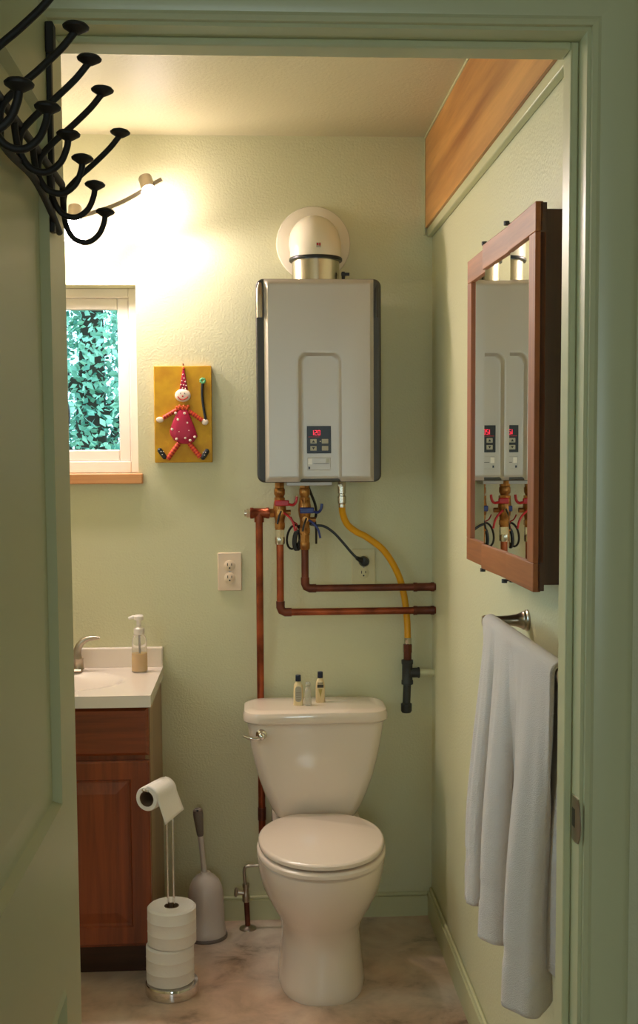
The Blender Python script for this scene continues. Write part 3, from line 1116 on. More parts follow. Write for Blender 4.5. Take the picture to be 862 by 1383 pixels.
# ------------------------------------------------------------------ toilet
def sup(cx, cy, a, bf, bb, n, z, N=48):
    """egg shaped ring: half width a, front reach bf (-Y), back reach bb (+Y), exponent n"""
    pts = []
    for i in range(N):
        t = 2 * PI * i / N
        c, s = math.cos(t), math.sin(t)
        x = a * math.copysign(abs(c) ** (2 / n), c)
        b = bb if s > 0 else bf
        y = b * math.copysign(abs(s) ** (2 / n), s)
        pts.append((cx + x, cy + y, z))
    return pts


def toilet():
    cx = 0.176
    r = thing('toilet', 'bone coloured two piece toilet with closed lid', 'toilet', (cx, -0.4, 0))
    # pedestal and bowl
    bm = BM()
    rings = []
    #        z     a     cy     bf     bb    n
    spec = [(0.000, 0.122, -0.40, 0.208, 0.250, 2.5),
            (0.006, 0.124, -0.40, 0.210, 0.252, 2.5),
            (0.030, 0.122, -0.40, 0.206, 0.252, 2.5),
            (0.080, 0.116, -0.40, 0.196, 0.245, 2.4),
            (0.130, 0.112, -0.40, 0.190, 0.235, 2.3),
            (0.165, 0.113, -0.40, 0.192, 0.225, 2.2),
            (0.200, 0.124, -0.41, 0.205, 0.215, 2.1),
            (0.240, 0.146, -0.42, 0.224, 0.205, 2.05),
            (0.285, 0.166, -0.43, 0.240, 0.200, 2.05),
            (0.330, 0.177, -0.435, 0.250, 0.200, 2.05),
            (0.362, 0.1805, -0.44, 0.2535, 0.20, 2.05),
            (0.374, 0.1805, -0.44, 0.2535, 0.20, 2.05),
            (0.379, 0.176, -0.44, 0.249, 0.196, 2.05)]
    for z, a, cy, bf, bb, n in spec:
        rings.append(sup(cx, cy, a, bf, bb, n, z))
    loft(bm, rings)
    obj('bowl', bm, M_porc, r)
    # deck under the tank and trapway
    bm = BM()
    rings = []
    for z, a, y0, y1 in ((0.0, 0.10, -0.36, -0.16), (0.10, 0.095, -0.36, -0.14), (0.24, 0.10, -0.36, -0.10), (0.33, 0.13, -0.36, -0.07), (0.385, 0.135, -0.36, -0.06), (0.392, 0.132, -0.355, -0.063)):
        rings.append([(x, y, z) for x, y in rrect(cx - a, cx + a, y0, y1, 0.03, 5)])
    loft(bm, rings)
    obj('deck', bm, M_porc, r)
    # seat ring and lid
    def slab(name, z0, z1, a, bf, bb, mat, flat):
        bm = BM()
        rr = []
        for z, k in ((z0, 0.97), (z0 + 0.002, 0.998), (z0 + 0.004, 1.0), (z1 - 0.006, 1.0), (z1 - 0.002, 0.985), (z1, 0.955)):
            pts = sup(cx, -0.455, a * k, bf * k, bb * k, 2.1, z)
            rr.append([(x, min(y, flat), zz) for x, y, zz in pts])
        loft(bm, rr)
        return obj(name, bm, mat, r)
    slab('seat', 0.3825, 0.401, 0.181, 0.247, 0.22, M_seat, -0.265)
    lid = slab('lid', 0.4065, 0.424, 0.1765, 0.241, 0.215, M_seat, -0.262)
    for s in (-1, 1):
        bm = BM()
        cyl(bm, (cx + s * 0.07 - 0.014, -0.255, 0.405), (cx + s * 0.07 + 0.014, -0.255, 0.405), 0.011)
        obj('hinge', bm, M_seat, r)
    # tank
    bm = BM()
    rings = []
    prof = [(0.388, 0.105, 0.085), (0.392, 0.116, 0.090), (0.402, 0.124, 0.094), (0.43, 0.139, 0.097), (0.47, 0.156, 0.099), (0.52, 0.173, 0.101), (0.57, 0.186, 0.102), (0.62, 0.196, 0.103), (0.66, 0.2025, 0.1035), (0.69, 0.206, 0.104)]
    for z, a, b in prof:
        pts = []
        for x, y in rrect(cx - a, cx + a, -0.053 - 2 * b * 0.87, -0.053, 0.035, 6):
            f = 1 - ((x - cx) / a) ** 2
            if y < -0.10:
                y -= 0.018 * f
            pts.append((x, y, z))
        rings.append(pts)
    loft(bm, rings)
    obj('tank', bm, M_porc, r)
    bm = BM()
    rings = []
    for z, g, rr_ in ((0.690, -0.004, 0.045), (0.692, 0.004, 0.05), (0.698, 0.0085, 0.05), (0.716, 0.0085, 0.05), (0.725, 0.005, 0.05), (0.730, -0.006, 0.045), (0.732, -0.022, 0.035)):
        pts = []
        for x, y in rrect(cx - 0.2095 - g, cx + 0.2095 + g, -0.240 - g, -0.048 + g * 0.3, rr_, 7):
            f = 1 - ((x - cx) / 0.22) ** 2
            if y < -0.10:
                y -= 0.016 * f
            pts.append((x, y, z))
        rings.append(pts)
    loft(bm, rings)
    obj('tank_lid', bm, M_porc, r)
    # flush lever
    bm = BM()
    lathe(bm, [(0.0165, 0), (0.0165, 0.004), (0.012, 0.009), (0.008, 0.012), (0.008, 0.020)], (0.012, -0.236, 0.661), (-0.1, -1, 0), 20)
    ball(bm, (0.012, -0.258, 0.660), 0.012, 0.010, 0.012)
    lv = obj('flush_lever', bm, M_chrome, r)
    bm = BM()
    tube(bm, smooth_path([(0.012, -0.258, 0.657), (-0.008, -0.262, 0.655), (-0.026, -0.262, 0.658), (-0.042, -0.260, 0.664)], 5), [0.0065] * 5 + [0.006] * 5 + [0.0055, 0.005, 0.0048, 0.0045, 0.004, 0.0035], 12)
    obj('lever_arm', bm, M_chrome, lv)
    for s in (-1, 1):
        bm = BM()
        lathe(bm, [(0.011, 0), (0.011, 0.006), (0.006, 0.012), (0, 0.013)], (cx + s * 0.108, -0.36, 0.018), (s, 0, 0.3), 14)
        obj('bolt_cap', bm, M_porc, r)


toilet()


def supply_valve():
    r = thing('supply_valve', 'chrome toilet shutoff valve rising from the floor by the baseboard', 'valve', (-0.036, -0.075, 0))
    x, y = -0.036, -0.077
    bm = BM()
    lathe(bm, [(0.027, 0), (0.026, 0.004), (0.014, 0.009), (0.011, 0.011)], (x, y, 0.0), (0, 0, 1), 24)
    obj('floor_flange', bm, M_nickel, r)
    bm = BM()
    cyl(bm, (x, y, 0.005), (x - 0.004, y, 0.10), 0.0085)
    obj('riser_pipe', bm, M_copper_dull, r)
    bm = BM()
    lathe(bm, [(0.011, 0), (0.012, 0.004), (0.012, 0.022), (0.009, 0.028), (0.009, 0.045), (0.011, 0.047), (0.011, 0.058)], (x - 0.005, y, 0.088), (0, 0, 1), 16)
    cyl(bm, (x - 0.005, y, 0.115), (x - 0.032, y, 0.118), 0.007)
    obj('valve_body', bm, M_nickel, r)
    bm = BM()
    lathe(bm, [(0.006, 0), (0.014, 0.003), (0.015, 0.008), (0.010, 0.012), (0.0, 0.0125)], (x - 0.030, y, 0.118), (-1, 0, 0.1), 16)
    obj('oval_handle', bm, M_nickel, r)
    bm = BM()
    tube(bm, smooth_path([(x - 0.006, y, 0.14), (x - 0.010, y, 0.175), (x - 0.008, y, 0.196), (x + 0.006, y, 0.203), (x + 0.04, y, 0.206), (x + 0.075, y - 0.01, 0.24), (x + 0.09, y - 0.03, 0.32), (x + 0.125, y - 0.06, 0.384)], 6), 0.0048, 10)
    obj('supply_tube', bm, M_nickel, r)


supply_valve()


# ------------------------------------------------------------------ bottles on the tank
TZ = 0.732


def hotel_bottle(x, y, w, d, h, label, lab_style):
    r = thing('toiletry_bottle', label, 'bottle', (x, y, TZ), 'small bottles on the toilet tank')
    bm = BM()
    rings = []
    for z, kx in ((0, 0.92), (0.002, 1.0), (h * 0.5, 0.97), (h * 0.80, 0.90), (h * 0.92, 0.70), (h * 0.97, 0.42), (h, 0.40)):
        rings.append([(x + a, y + b, TZ + z) for a, b in rrect(-w / 2 * kx, w / 2 * kx, -d / 2 * kx, d / 2 * kx, min(d, w) * 0.40 * kx, 4)])
    loft(bm, rings)
    obj('body', bm, M_cream, r)
    bm = BM()
    lathe(bm, [(0.0082, 0), (0.0085, 0.001), (0.0082, 0.018), (0.0072, 0.019), (0, 0.0192)], (x, y, TZ + h), (0, 0, 1), 18)
    obj('cap', bm, M_navy, r)
    f = y - d / 2
    if lab_style == 'plain':
        bm = BM()
        prism(bm, rrect(x - 0.0095, x + 0.0095, TZ + 0.012, TZ + h * 0.80, 0.008, 4), f - 0.0006, f + 0.004)
        L = obj('label', bm, M_label, r)
        for k in range(4):
            part_box('print_line', (x - 0.007, x + 0.007, f - 0.001, f - 0.0005, TZ + 0.018 + k * 0.007, TZ + 0.0195 + k * 0.007), M_greyplastic, L)
    else:
        part_box('label', (x - 0.0095, x + 0.0095, f - 0.0006, f + 0.004, TZ + h * 0.62, TZ + h * 0.74), M_labeldk, r)
        part_box('label', (x - 0.0085, x + 0.0085, f - 0.0006, f + 0.004, TZ + h * 0.79, TZ + h * 0.82), M_labeldk, r)
        bm = BM()
        prism(bm, [(x - 0.006, TZ + h * 0.56), (x + 0.006, TZ + h * 0.56), (x, TZ + h * 0.22)], f - 0.0006, f + 0.004)
        obj('label_emblem', bm, pmat('pale_olive_print', S(190, 172, 96), 0.5), r)


hotel_bottle(0.1255, -0.165, 0.030, 0.020, 0.074, 'cream hotel bottle with navy cap and pale grey label', 'plain')
hotel_bottle(0.1945, -0.128, 0.029, 0.020, 0.076, 'cream hotel bottle with navy cap and dark striped label', 'bands')
r = thing('clear_vial', 'small clear bottle between the two navy capped bottles', 'bottle', (0.154, -0.172, TZ), 'small bottles on the toilet tank')
bm = BM()
lathe(bm, [(0.0095, 0), (0.0105, 0.002), (0.0105, 0.040), (0.009, 0.050), (0.006, 0.056), (0.006, 0.060)], (0.1545, -0.172, TZ), (0, 0, 1), 20)
obj('body', bm, M_clear, r)
bm = BM()
lathe(bm, [(0.0075, 0), (0.0075, 0.010), (0.006, 0.012)], (0.1545, -0.172, TZ + 0.060), (0, 0, 1), 16)
obj('cap', bm, M_clear, r)


# ------------------------------------------------------------------ vanity
VX0, VX1 = -0.905, -0.302
VYF = -0.415


def raised_front(name, x0, x1, z0, z1, y, mat, parent, fr=None):
    """door or drawer front with its front face at y (towards the camera)"""
    bm = BM()
    if fr is None:
        def ring(i, yy):
            return [(x0 + i, yy, z0 + i), (x1 - i, yy, z0 + i), (x1 - i, yy, z1 - i), (x0 + i, yy, z1 - i)]
        loft(bm, [ring(0, y + 0.018), ring(0, y + 0.007), ring(0.009, y), ring(0.020, y)])
        return obj(name, bm, mat, parent, smooth=False)
    def ring(i, yy):
        return [(x0 + i, yy, z0 + i), (x1 - i, yy, z0 + i), (x1 - i, yy, z1 - i), (x0 + i, yy, z1 - i)]
    loft(bm, [ring(0, y + 0.018), ring(0, y + 0.004), ring(0.005, y), ring(fr, y), ring(fr + 0.004, y + 0.007), ring(fr + 0.010, y + 0.008), ring(fr + 0.042, y + 0.0015), ring(fr + 0.05, y + 0.0015)])
    return obj(name, bm, mat, parent, smooth=False)


def vanity():
    r = thing('vanity_cabinet', 'cherry wood vanity cabinet with raised panel doors', 'cabinet', ((VX0 + VX1) / 2, -0.21, 0))
    bm = BM()
    box(bm, VX0, VX1 - 0.014, VYF + 0.001, -0.003, 0.100, 0.700)
    box(bm, VX0, VX1 - 0.014, VYF + 0.001, VYF + 0.02, 0.700, 0.795)
    obj('carcass', bm, M_cherry, r, smooth=False)
    part_box('side_panel', (VX1 - 0.014, VX1, VYF + 0.001, -0.003, 0.0, 0.795), M_cabside, r, label='tan laminate side panel')
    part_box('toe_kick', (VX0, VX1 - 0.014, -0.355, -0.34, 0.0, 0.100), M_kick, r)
    xm = (VX0 + VX1) / 2
    y = VYF - 0.017
    for a, b in ((VX0 + 0.004, xm - 0.004), (xm + 0.004, VX1 - 0.002)):
        raised_front('drawer_front', a, b, 0.655, 0.792, y, M_cherry_h, r)
        raised_front('door', a, b, 0.110, 0.640, y, M_cherry, r, 0.052)


vanity()


def countertop():
    r = thing('sink_counter', 'cream moulded sink counter with oval basin and backsplash', 'countertop', (-0.6, -0.23, 0.797))
    x0, x1, y0, y1 = -0.915, -0.2945, -0.455, -0.001
    zt, zb = 0.830, 0.797
    sx, sy, ra, rb = -0.61, -0.235, 0.215, 0.150
    nx, ny = 76, 58
    bm = BM()
    vs = []
    for j in range(ny + 1):
        row = []
        for i in range(nx + 1):
            x = x0 + (x1 - x0) * i / nx
            y = y0 + (y1 - y0) * j / ny
            q = math.hypot((x - sx) / ra, (y - sy) / rb)
            z = zt
            if q < 1:
                t = min(1, (1 - q) / 0.55)
                z -= 0.105 * (t * t * (3 - 2 * t)) + 0.004 * min(1, (1 - q) / 0.05)
            row.append(bm.verts.new((x, y, z)))
        vs.append(row)
    for j in range(ny):
        for i in range(nx):
            bm.faces.new((vs[j][i], vs[j][i + 1], vs[j + 1][i + 1], vs[j + 1][i]))
    edge = [vs[0][i] for i in range(nx + 1)] + [vs[j][nx] for j in range(1, ny + 1)] + [vs[ny][i] for i in range(nx - 1, -1, -1)] + [vs[j][0] for j in range(ny - 1, 0, -1)]
    low = [bm.verts.new((v.co.x, v.co.y, zb)) for v in edge]
    for i in range(len(edge)):
        k = (i + 1) % len(edge)
        bm.faces.new((edge[i], edge[k], low[k], low[i]))
    obj('slab', bm, M_counter, r)
    part_box('backsplash', (x0, x1, -0.021, -0.001, zt - 0.002, 0.892), M_counter, r, 0.004)
    bm = BM()
    lathe(bm, [(0.021, 0), (0.021, 0.003), (0.012, 0.004), (0.010, 0.001)], (sx, sy, zt - 0.109), (0, 0, 1), 20)
    obj('drain', bm, M_chrome, r)


countertop()


def faucet():
    z0 = 0.830
    x, y = -0.548, -0.075
    r = thing('faucet', 'brushed nickel faucet with arched lever handle on the sink counter', 'faucet', (-0.6, y, z0))
    part_box('base_plate', (-0.70, -0.535, y - 0.024, y + 0.024, z0, z0 + 0.010), M_nickel, r, 0.006)
    bm = BM()
    lathe(bm, [(0.017, 0.008), (0.0155, 0.012), (0.0145, 0.036), (0.016, 0.040)], (x, y, z0), (0, 0, 1), 20)
    obj('handle_post', bm, M_nickel, r)
    bm = BM()
    tube(bm, smooth_path([(x - 0.004, y, z0 + 0.038), (x - 0.004, y, z0 + 0.060), (x + 0.004, y, z0 + 0.082), (x + 0.022, y, z0 + 0.098), (x + 0.046, y, z0 + 0.103), (x + 0.066, y, z0 + 0.102)], 5),
         [0.0145 - 0.0095 * k / 25 for k in range(26)], 14)
    obj('lever', bm, M_nickel, r)
    bm = BM()
    tube(bm, smooth_path([(-0.62, y, z0 + 0.008), (-0.62, y, z0 + 0.06), (-0.62, y - 0.03, z0 + 0.095), (-0.62, y - 0.08, z0 + 0.10), (-0.62, y - 0.11, z0 + 0.085)], 6), 0.013, 16)
    obj('spout', bm, M_nickel, r)


faucet()


def soap():
    x, y, z0 = -0.359, -0.100, 0.830
    r = thing('soap_dispenser', 'clear pump soap dispenser half full of amber soap', 'soap dispenser', (x, y, z0))
    bm = BM()
    lathe(bm, [(0.022, 0), (0.0245, 0.003), (0.0240, 0.06), (0.0225, 0.098), (0.018, 0.112), (0.013, 0.118), (0.013, 0.124)], (x, y, z0), (0, 0, 1), 24)
    obj('bottle', bm, M_clear, r)
    bm = BM()
    lathe(bm, [(0.020, 0.003), (0.0225, 0.005), (0.0222, 0.058), (0.021, 0.059)], (x, y, z0), (0, 0, 1), 24)
    obj('soap', bm, M_soap, r)
    bm = BM()
    lathe(bm, [(0.0155, 0.116), (0.0165, 0.119), (0.0165, 0.134), (0.010, 0.140), (0.0075, 0.143), (0.0075, 0.160)], (x, y, z0), (0, 0, 1), 20)
    c = obj('collar', bm, M_vinyl, r)
    bm = BM()
    lathe(bm, [(0.012, 0.160), (0.0145, 0.162), (0.0145, 0.172), (0.011, 0.176), (0, 0.177)], (x, y, z0), (0, 0, 1), 20)
    tube(bm, [(x, y, z0 + 0.168), (x - 0.018, y - 0.004, z0 + 0.170), (x - 0.031, y - 0.006, z0 + 0.166)], [0.007, 0.006, 0.0045], 10)
    obj('pump_head', bm, M_vinyl, r)
    bm = BM()
    cyl(bm, (x + 0.002, y, z0 + 0.01), (x, y, z0 + 0.12), 0.0028, seg=8)
    obj('dip_tube', bm, M_greyplastic, r)


soap()


# ------------------------------------------------------------------ clown plaque
def plaque():
    r = thing('clown_plaque', 'small yellow relief plaque of a clown in a spotted crimson dress', 'wall art', (-0.22, -0.01, 1.47))
    x0, x1, z0, z1 = -0.309, -0.131, 1.470, 1.768
    M = Matrix.Rotation(math.radians(0.6), 4, 'Y')
    part_box('board', (x0, x1, -0.020, -0.001, z0, z1), M_yel, r, 0.002)
    Y = -0.020
    W, H = x1 - x0, z1 - z0
    def P(u, v, d=0.0):          # u, v measured on the board from its top left, in fractions
        return Vector((x0 + u * W, Y - d, z1 - v * H))
    def blob(name, poly, d, mat, parent, puff=0.55):
        bm = BM()
        c = sum((P(u, v) for u, v in poly), Vector()) / len(poly)
        rings = []
        for k, dd in ((1.0, 0.0), (0.97, d * 0.6), (0.8, d * 0.95), (puff * 0.6, d * 1.1)):
            rings.append([c + (P(u, v) - c) * k - Vector((0, dd, 0)) for u, v in poly])
        loft(bm, rings)
        return obj(name, bm, mat, parent)
    def oval(u, v, a, b, n=16):
        return [(u + a * math.cos(2 * PI * k / n), v + b * math.sin(2 * PI * k / n)) for k in range(n)]
    def dots(name, pts, rad, d, parent, mat=M_dot):
        bm = BM()
        for u, v in pts:
            p = P(u, v, d)
            ball(bm, p, rad, 0.0015, rad, 10, 6)
        return obj(name, bm, mat, parent)
    hat = blob('hat', [(0.505, 0.03), (0.535, 0.03), (0.59, 0.245), (0.445, 0.245)], 0.006, M_pink, r, 0.7)
    dots('hat_dots', [(0.51, 0.09), (0.53, 0.13), (0.49, 0.155), (0.55, 0.165), (0.475, 0.195), (0.52, 0.20), (0.565, 0.205), (0.50, 0.23), (0.55, 0.235)], 0.0022, 0.0065, hat)
    blob('hat_bobble', oval(0.52, 0.025, 0.025, 0.016, 10), 0.006, M_orange, r)
    head = blob('head', oval(0.50, 0.305, 0.138, 0.068), 0.010, M_dot, r, 0.8)
    bm = BM()
    tube(bm, smooth_path([P(0.415, 0.318, 0.0105), P(0.455, 0.345, 0.012), P(0.505, 0.352, 0.012), P(0.555, 0.340, 0.012), P(0.59, 0.32, 0.010)], 4), 0.0017, 8)
    obj('smile', bm, M_stripe, head)
    bm = BM()
    ball(bm, P(0.50, 0.315, 0.012), 0.0028, 0.002, 0.0028, 10, 6)
    obj('nose', bm, M_stripe, head)
    bm = BM()
    for u in (0.465, 0.535):
        ball(bm, P(u, 0.285, 0.0115), 0.0016, 0.001, 0.0022, 8, 6)
    obj('eyes', bm, M_greyplastic, head)
    def limb(name, a, b, wid, n):
        a, b = P(*a, 0.003), P(*b, 0.003)
        bm = BM()
        tube(bm, [a, (a + b) / 2, b], wid, 10)
        L = obj(name, bm, M_orange, r)
        bm = BM()
        for k in range(n):
            t = (k + 0.5) / n
            c = a.lerp(b, t)
            d = (b - a) / n * 0.25
            cyl(bm, c - d, c + d, wid * 1.06, seg=10)
        obj('stripes', bm, M_stripe, L)
    limb('arm', (0.42, 0.445), (0.16, 0.535), 0.0064, 6)
    limb('arm', (0.60, 0.465), (0.83, 0.565), 0.0064, 6)
    limb('leg', (0.42, 0.80), (0.22, 0.965), 0.0074, 6)
    limb('leg', (0.60, 0.80), (0.79, 0.945), 0.0074, 6)
    dress = blob('dress', [(0.43, 0.43), (0.57, 0.43), (0.63, 0.53), (0.72, 0.67), (0.745, 0.73), (0.68, 0.785), (0.58, 0.81), (0.45, 0.805), (0.34, 0.77), (0.27, 0.71), (0.265, 0.665), (0.33, 0.55)], 0.011, M_pink, r, 0.8)
    dots('dress_dots', [(0.375, 0.488), (0.53, 0.49), (0.415, 0.555), (0.57, 0.59), (0.31, 0.655), (0.43, 0.68), (0.60, 0.668), (0.535, 0.745), (0.385, 0.755), (0.70, 0.735), (0.62, 0.77)], 0.0042, 0.0108, dress)
    bm = BM()
    for k in range(9):
        ball(bm, P(0.40 + 0.024 * k, 0.43 + 0.012 * math.sin(k * 2.1), 0.007), 0.0048, 0.004, 0.006, 8, 6)
    obj('ruff', bm, M_orange, r)
    blob('hand', oval(0.10, 0.555, 0.07, 0.03, 12), 0.008, M_dot, r)
    blob('hand', oval(0.88, 0.58, 0.06, 0.034, 12), 0.008, M_dot, r)
    for u, v, lean in ((0.135, 0.905, -0.09), (0.865, 0.915, 0.08)):
        bm = BM()
        a, b = P(u + lean * 0.6, v - 0.04, 0.004), P(u - lean * 0.5, v + 0.045, 0.004)
        tube(bm, [a - (b - a) * 0.15, a, (a + b) / 2, b, b + (b - a) * 0.12], [0.003, 0.0078, 0.0080, 0.0070, 0.002], 12)
        s = obj('shoe', bm, M_shoe, r)
        dots('shoe_dots', [(u + 0.02 * k - 0.02, v + (k % 2) * 0.03 - 0.02) for k in range(3)], 0.0016, 0.0120, s)
    bm = BM()
    tube(bm, smooth_path([P(0.845, 0.17, 0.004), P(0.835, 0.28, 0.004), P(0.85, 0.40, 0.004), P(0.89, 0.56, 0.004)], 4), 0.0042, 10)
    st = obj('staff', bm, M_shoe, r)
    bm = BM()
    for k in range(7):
        ball(bm, P(0.85 + 0.035 * math.cos(k * 0.9), 0.155 + 0.020 * math.sin(k * 0.9), 0.006), 0.0045, 0.004, 0.0045, 8, 6)
    obj('pompom', bm, M_mint, st)
    bm = BM()
    cyl(bm, (-0.2185, 0, 1.772), (-0.2185, -0.008, 1.774), 0.0022, seg=8)
    obj('nail', bm, M_copper, r)


plaque()


# ------------------------------------------------------------------ mirror cabinet on the right wall
def mirror_cabinet():
    z0, z1 = 1.256, 1.919
    yf, yn = -1.052, -1.682
    xf = 0.4770
    r = thing('mirror_cabinet', 'wooden medicine cabinet with three mirrored doors on the side wall', 'cabinet', (0.52, -1.37, z0))
    part_box('body', (0.4965, XR - 0.001, yn + 0.004, yf - 0.004, z0 + 0.012, z1 - 0.012), M_oakdark, r, 0.001, 'dark cabinet box')
    th = 0.0195
    W = (yf - yn) / 3
    def door(ya, yb, ang, pivot, stile_far, stile_near):
        """ya > yb: far and near edge; ang tips the far edge out into the room"""
        mat = Matrix.Translation((xf + th, pivot, 0)) @ Matrix.Rotation(math.radians(ang), 4, 'Z') @ Matrix.Translation((-xf - th, -pivot, 0))
        def add(name, boxes, m, parent, bevel=0.0):
            bm = BM()
            for b in boxes:
                box(bm, *b)
            bmesh.ops.transform(bm, matrix=mat, verts=bm.verts)
            return obj(name, bm, m, parent, bevel=bevel)
        g = 0.0008
        rail = 0.050
        sf = 0.040 if stile_far else 0.0
        sn = 0.044 if stile_near else 0.0
        yA, yB = ya - g, yb + g
        d = add('mirror_door', [(xf + 0.009, xf + th, yB, yA, z0 + 0.002, z1 - 0.002)], M_oakdark, r)
        add('top_rail', [(xf, xf + th - 0.006, yB, yA, z1 - rail, z1)], M_oak, d, 0.0015)
        add('bottom_rail', [(xf, xf + th - 0.006, yB, yA, z0, z0 + rail)], M_oak, d, 0.0015)
        if sf:
            add('stile', [(xf, xf + th - 0.006, yA - sf, yA, z0 + rail, z1 - rail)], M_oak_v, d, 0.0015)
        if sn:
            add('stile', [(xf, xf + th - 0.0, yB, yB + sn, z0 + rail - 0.0, z1 - rail + 0.0)], M_oak_v, d, 0.0015)
        add('mirror', [(xf + 0.0055, xf + 0.009, yB + sn, yA - sf, z0 + rail, z1 - rail)], M_mirror, d)
    door(yf, yf - W, 1.0, yf, True, False)
    door(yf - W, yf - 2 * W, 2.2, yf - 2 * W, False, False)
    door(yf - 2 * W, yn, 0.6, yn, False, True)
    for y in (yf - W, yf - 2 * W):
        for z, s in ((z1, 1), (z0, -1)):
            bm = BM()
            box(bm, xf - 0.008, xf + 0.018, y - 0.006, y + 0.006, z + s * 0.0005, z + s * 0.0035)
            cyl(bm, (xf - 0.004, y, z), (xf - 0.004, y, z + s * 0.007), 0.0055, seg=12)
            cyl(bm, (xf + 0.010, y, z), (xf + 0.010, y, z + s * 0.006), 0.0045, seg=12)
            obj('pivot_hinge', bm, M_blackiron, r)


mirror_cabinet()


# ------------------------------------------------------------------ towel bar and towel
BARX, BARZ = 0.478, 1.151
r = thing('towel_bar', 'brushed nickel towel bar with flared wall post', 'towel bar', (BARX, -1.6, BARZ))
for y in (-1.30, -1.90):
    bm = BM()
    lathe(bm, [(0.0225, 0), (0.0225, 0.004), (0.0200, 0.006), (0.0195, 0.011), (0.0165, 0.014), (0.0130, 0.024), (0.0105, 0.040), (0.0098, 0.062), (0.0105, 0.084), (0.012, 0.090), (0.010, 0.095), (0, 0.096)], (XR, y, BARZ), (-1, 0, 0), 28)
    obj('wall_post', bm, M_nickel, r)
bm = BM()
cyl(bm, (BARX, -1.30, BARZ), (BARX, -1.90, BARZ), 0.0075, seg=16)
obj('bar', bm, M_nickel, r)


def towel():
    t = thing('bath_towel', 'white terry bath towel draped over the towel bar', 'towel', (BARX, -1.58, 0.5))
    # three hanging columns: share of the bar (s0, s1), then centre and half sizes at the hem, hem height
    cols = [(0.00, 0.20, 0.462, -1.328, 0.034, 0.026, 0.570), (0.20, 0.47, 0.468, -1.447, 0.033, 0.058, 0.552), (0.47, 1.00, 0.480, -1.652, 0.041, 0.062, 0.512)]
    Ya, Yb = -1.318, -1.868
    rb = 0.0135
    def sm(u):
        u = max(0.0, min(1.0, u))
        return u * u * (3 - 2 * u)
    nT = 70
    bm = BM()
    grid = []
    for ci, (s0, s1, cx, cy, ax, ay, hem) in enumerate(cols):
        n = 26 if ci < 2 else 44
        for i in range(n + 1):
            e = -1 + 2 * i / n
            s = s0 + (s1 - s0) * (i / n)
            ytop = Ya + (Yb - Ya) * s
            col = []
            zh = hem + 0.022 * abs(e) ** 7
            # back layer first, from its hem up, then over the bar, then the front layer down
            for j in range(24):
                q = 1 - j / 23
                z = BARZ - (BARZ - 0.60) * q
                x = BARX + rb + 0.012 * sm(q) + 0.005 * math.sin(s * 15) * q
                col.append((x, ytop + (cy - ytop) * 0.45 * sm(q), z))
            for j in range(1, 8):
                a = PI * j / 8
                col.append((BARX + rb * math.cos(a), ytop, BARZ + rb * math.sin(a)))
            for j in range(nT + 1):
                q = j / nT
                g = sm(q * 1.3) * 0.5 + q ** 0.5 * 0.5
                z = BARZ - (BARZ - zh) * q
                ph = e * math.radians(138)
                xl = cx - ax * math.cos(ph)
                yl = cy - ay * math.sin(ph)
                # small secondary pleats, strongest half way down
                pl = 0.0045 * math.sin(e * 7.5 + ci * 1.7 + q * 1.6) * g + 0.0022 * math.sin(e * 17 + q * 3) * g
                if ci == 2:
                    pl += 0.007 * math.exp(-((e + 0.25) / 0.16) ** 2) * g * (1 - 0.4 * q)
                x = (BARX - rb) * (1 - g) + xl * g + pl
                y = ytop * (1 - g) + yl * g
                # woven border band above the hem
                zz = z - zh
                if 0.075 < zz < 0.115:
                    x += 0.0022
                col.append((x, y, z))
            grid.append([bm.verts.new(p) for p in col])
    for i in range(len(grid) - 1):
        for j in range(len(grid[0]) - 1):
            bm.faces.new((grid[i][j], grid[i + 1][j], grid[i + 1][j + 1], grid[i][j + 1]))
    bmesh.ops.remove_doubles(bm, verts=bm.verts, dist=0.0003)
    o = obj('terry_cloth', bm, M_towel, t, solid=0.007)
    o.modifiers['solid'].offset = 0
    part_box('care_label', (0.497, 0.4985, -1.565, -1.545, 0.560, 0.604), M_greyplastic, t)
    return t


towel()


# ------------------------------------------------------------------ toilet paper stand and rolls
SX, SY = -0.245, -0.492


def paper_roll(x, y, z, rad, h, label, seed):
    r = thing('toilet_roll', label, 'toilet roll', (x, y, z), 'toilet paper rolls on the stand')
    bm = BM()
    ri = 0.0205
    prof = [(ri, 0.002), (ri + 0.004, 0.0), (rad - 0.005, 0.0), (rad, 0.004), (rad, h * 0.33), (rad + 0.0006, h * 0.34), (rad, h * 0.35), (rad, h * 0.66), (rad + 0.0006, h * 0.67), (rad, h * 0.68), (rad, h - 0.005), (rad - 0.005, h), (ri + 0.004, h), (ri, h - 0.002)]
    rings = []
    seg = 40
    for rr, zz in prof:
        rings.append([(x + rr * math.cos(2 * PI * i / seg), y + rr * math.sin(2 * PI * i / seg), z + zz) for i in range(seg)])
    loft(bm, rings, False, True)
    obj('paper', bm, M_paper, r)
    bm = BM()
    rings = []
    for rr, zz in ((0.0203, 0.001), (0.0203, h - 0.001), (0.0190, h - 0.001), (0.0190, 0.001)):
        rings.append([(x + rr * math.cos(2 * PI * i / 24), y + rr * math.sin(2 * PI * i / 24), z + zz) for i in range(24)])
    loft(bm, rings, False, True)
    obj('cardboard_core', bm, pmat('cardboard', S(120, 96, 74), 0.8), r)


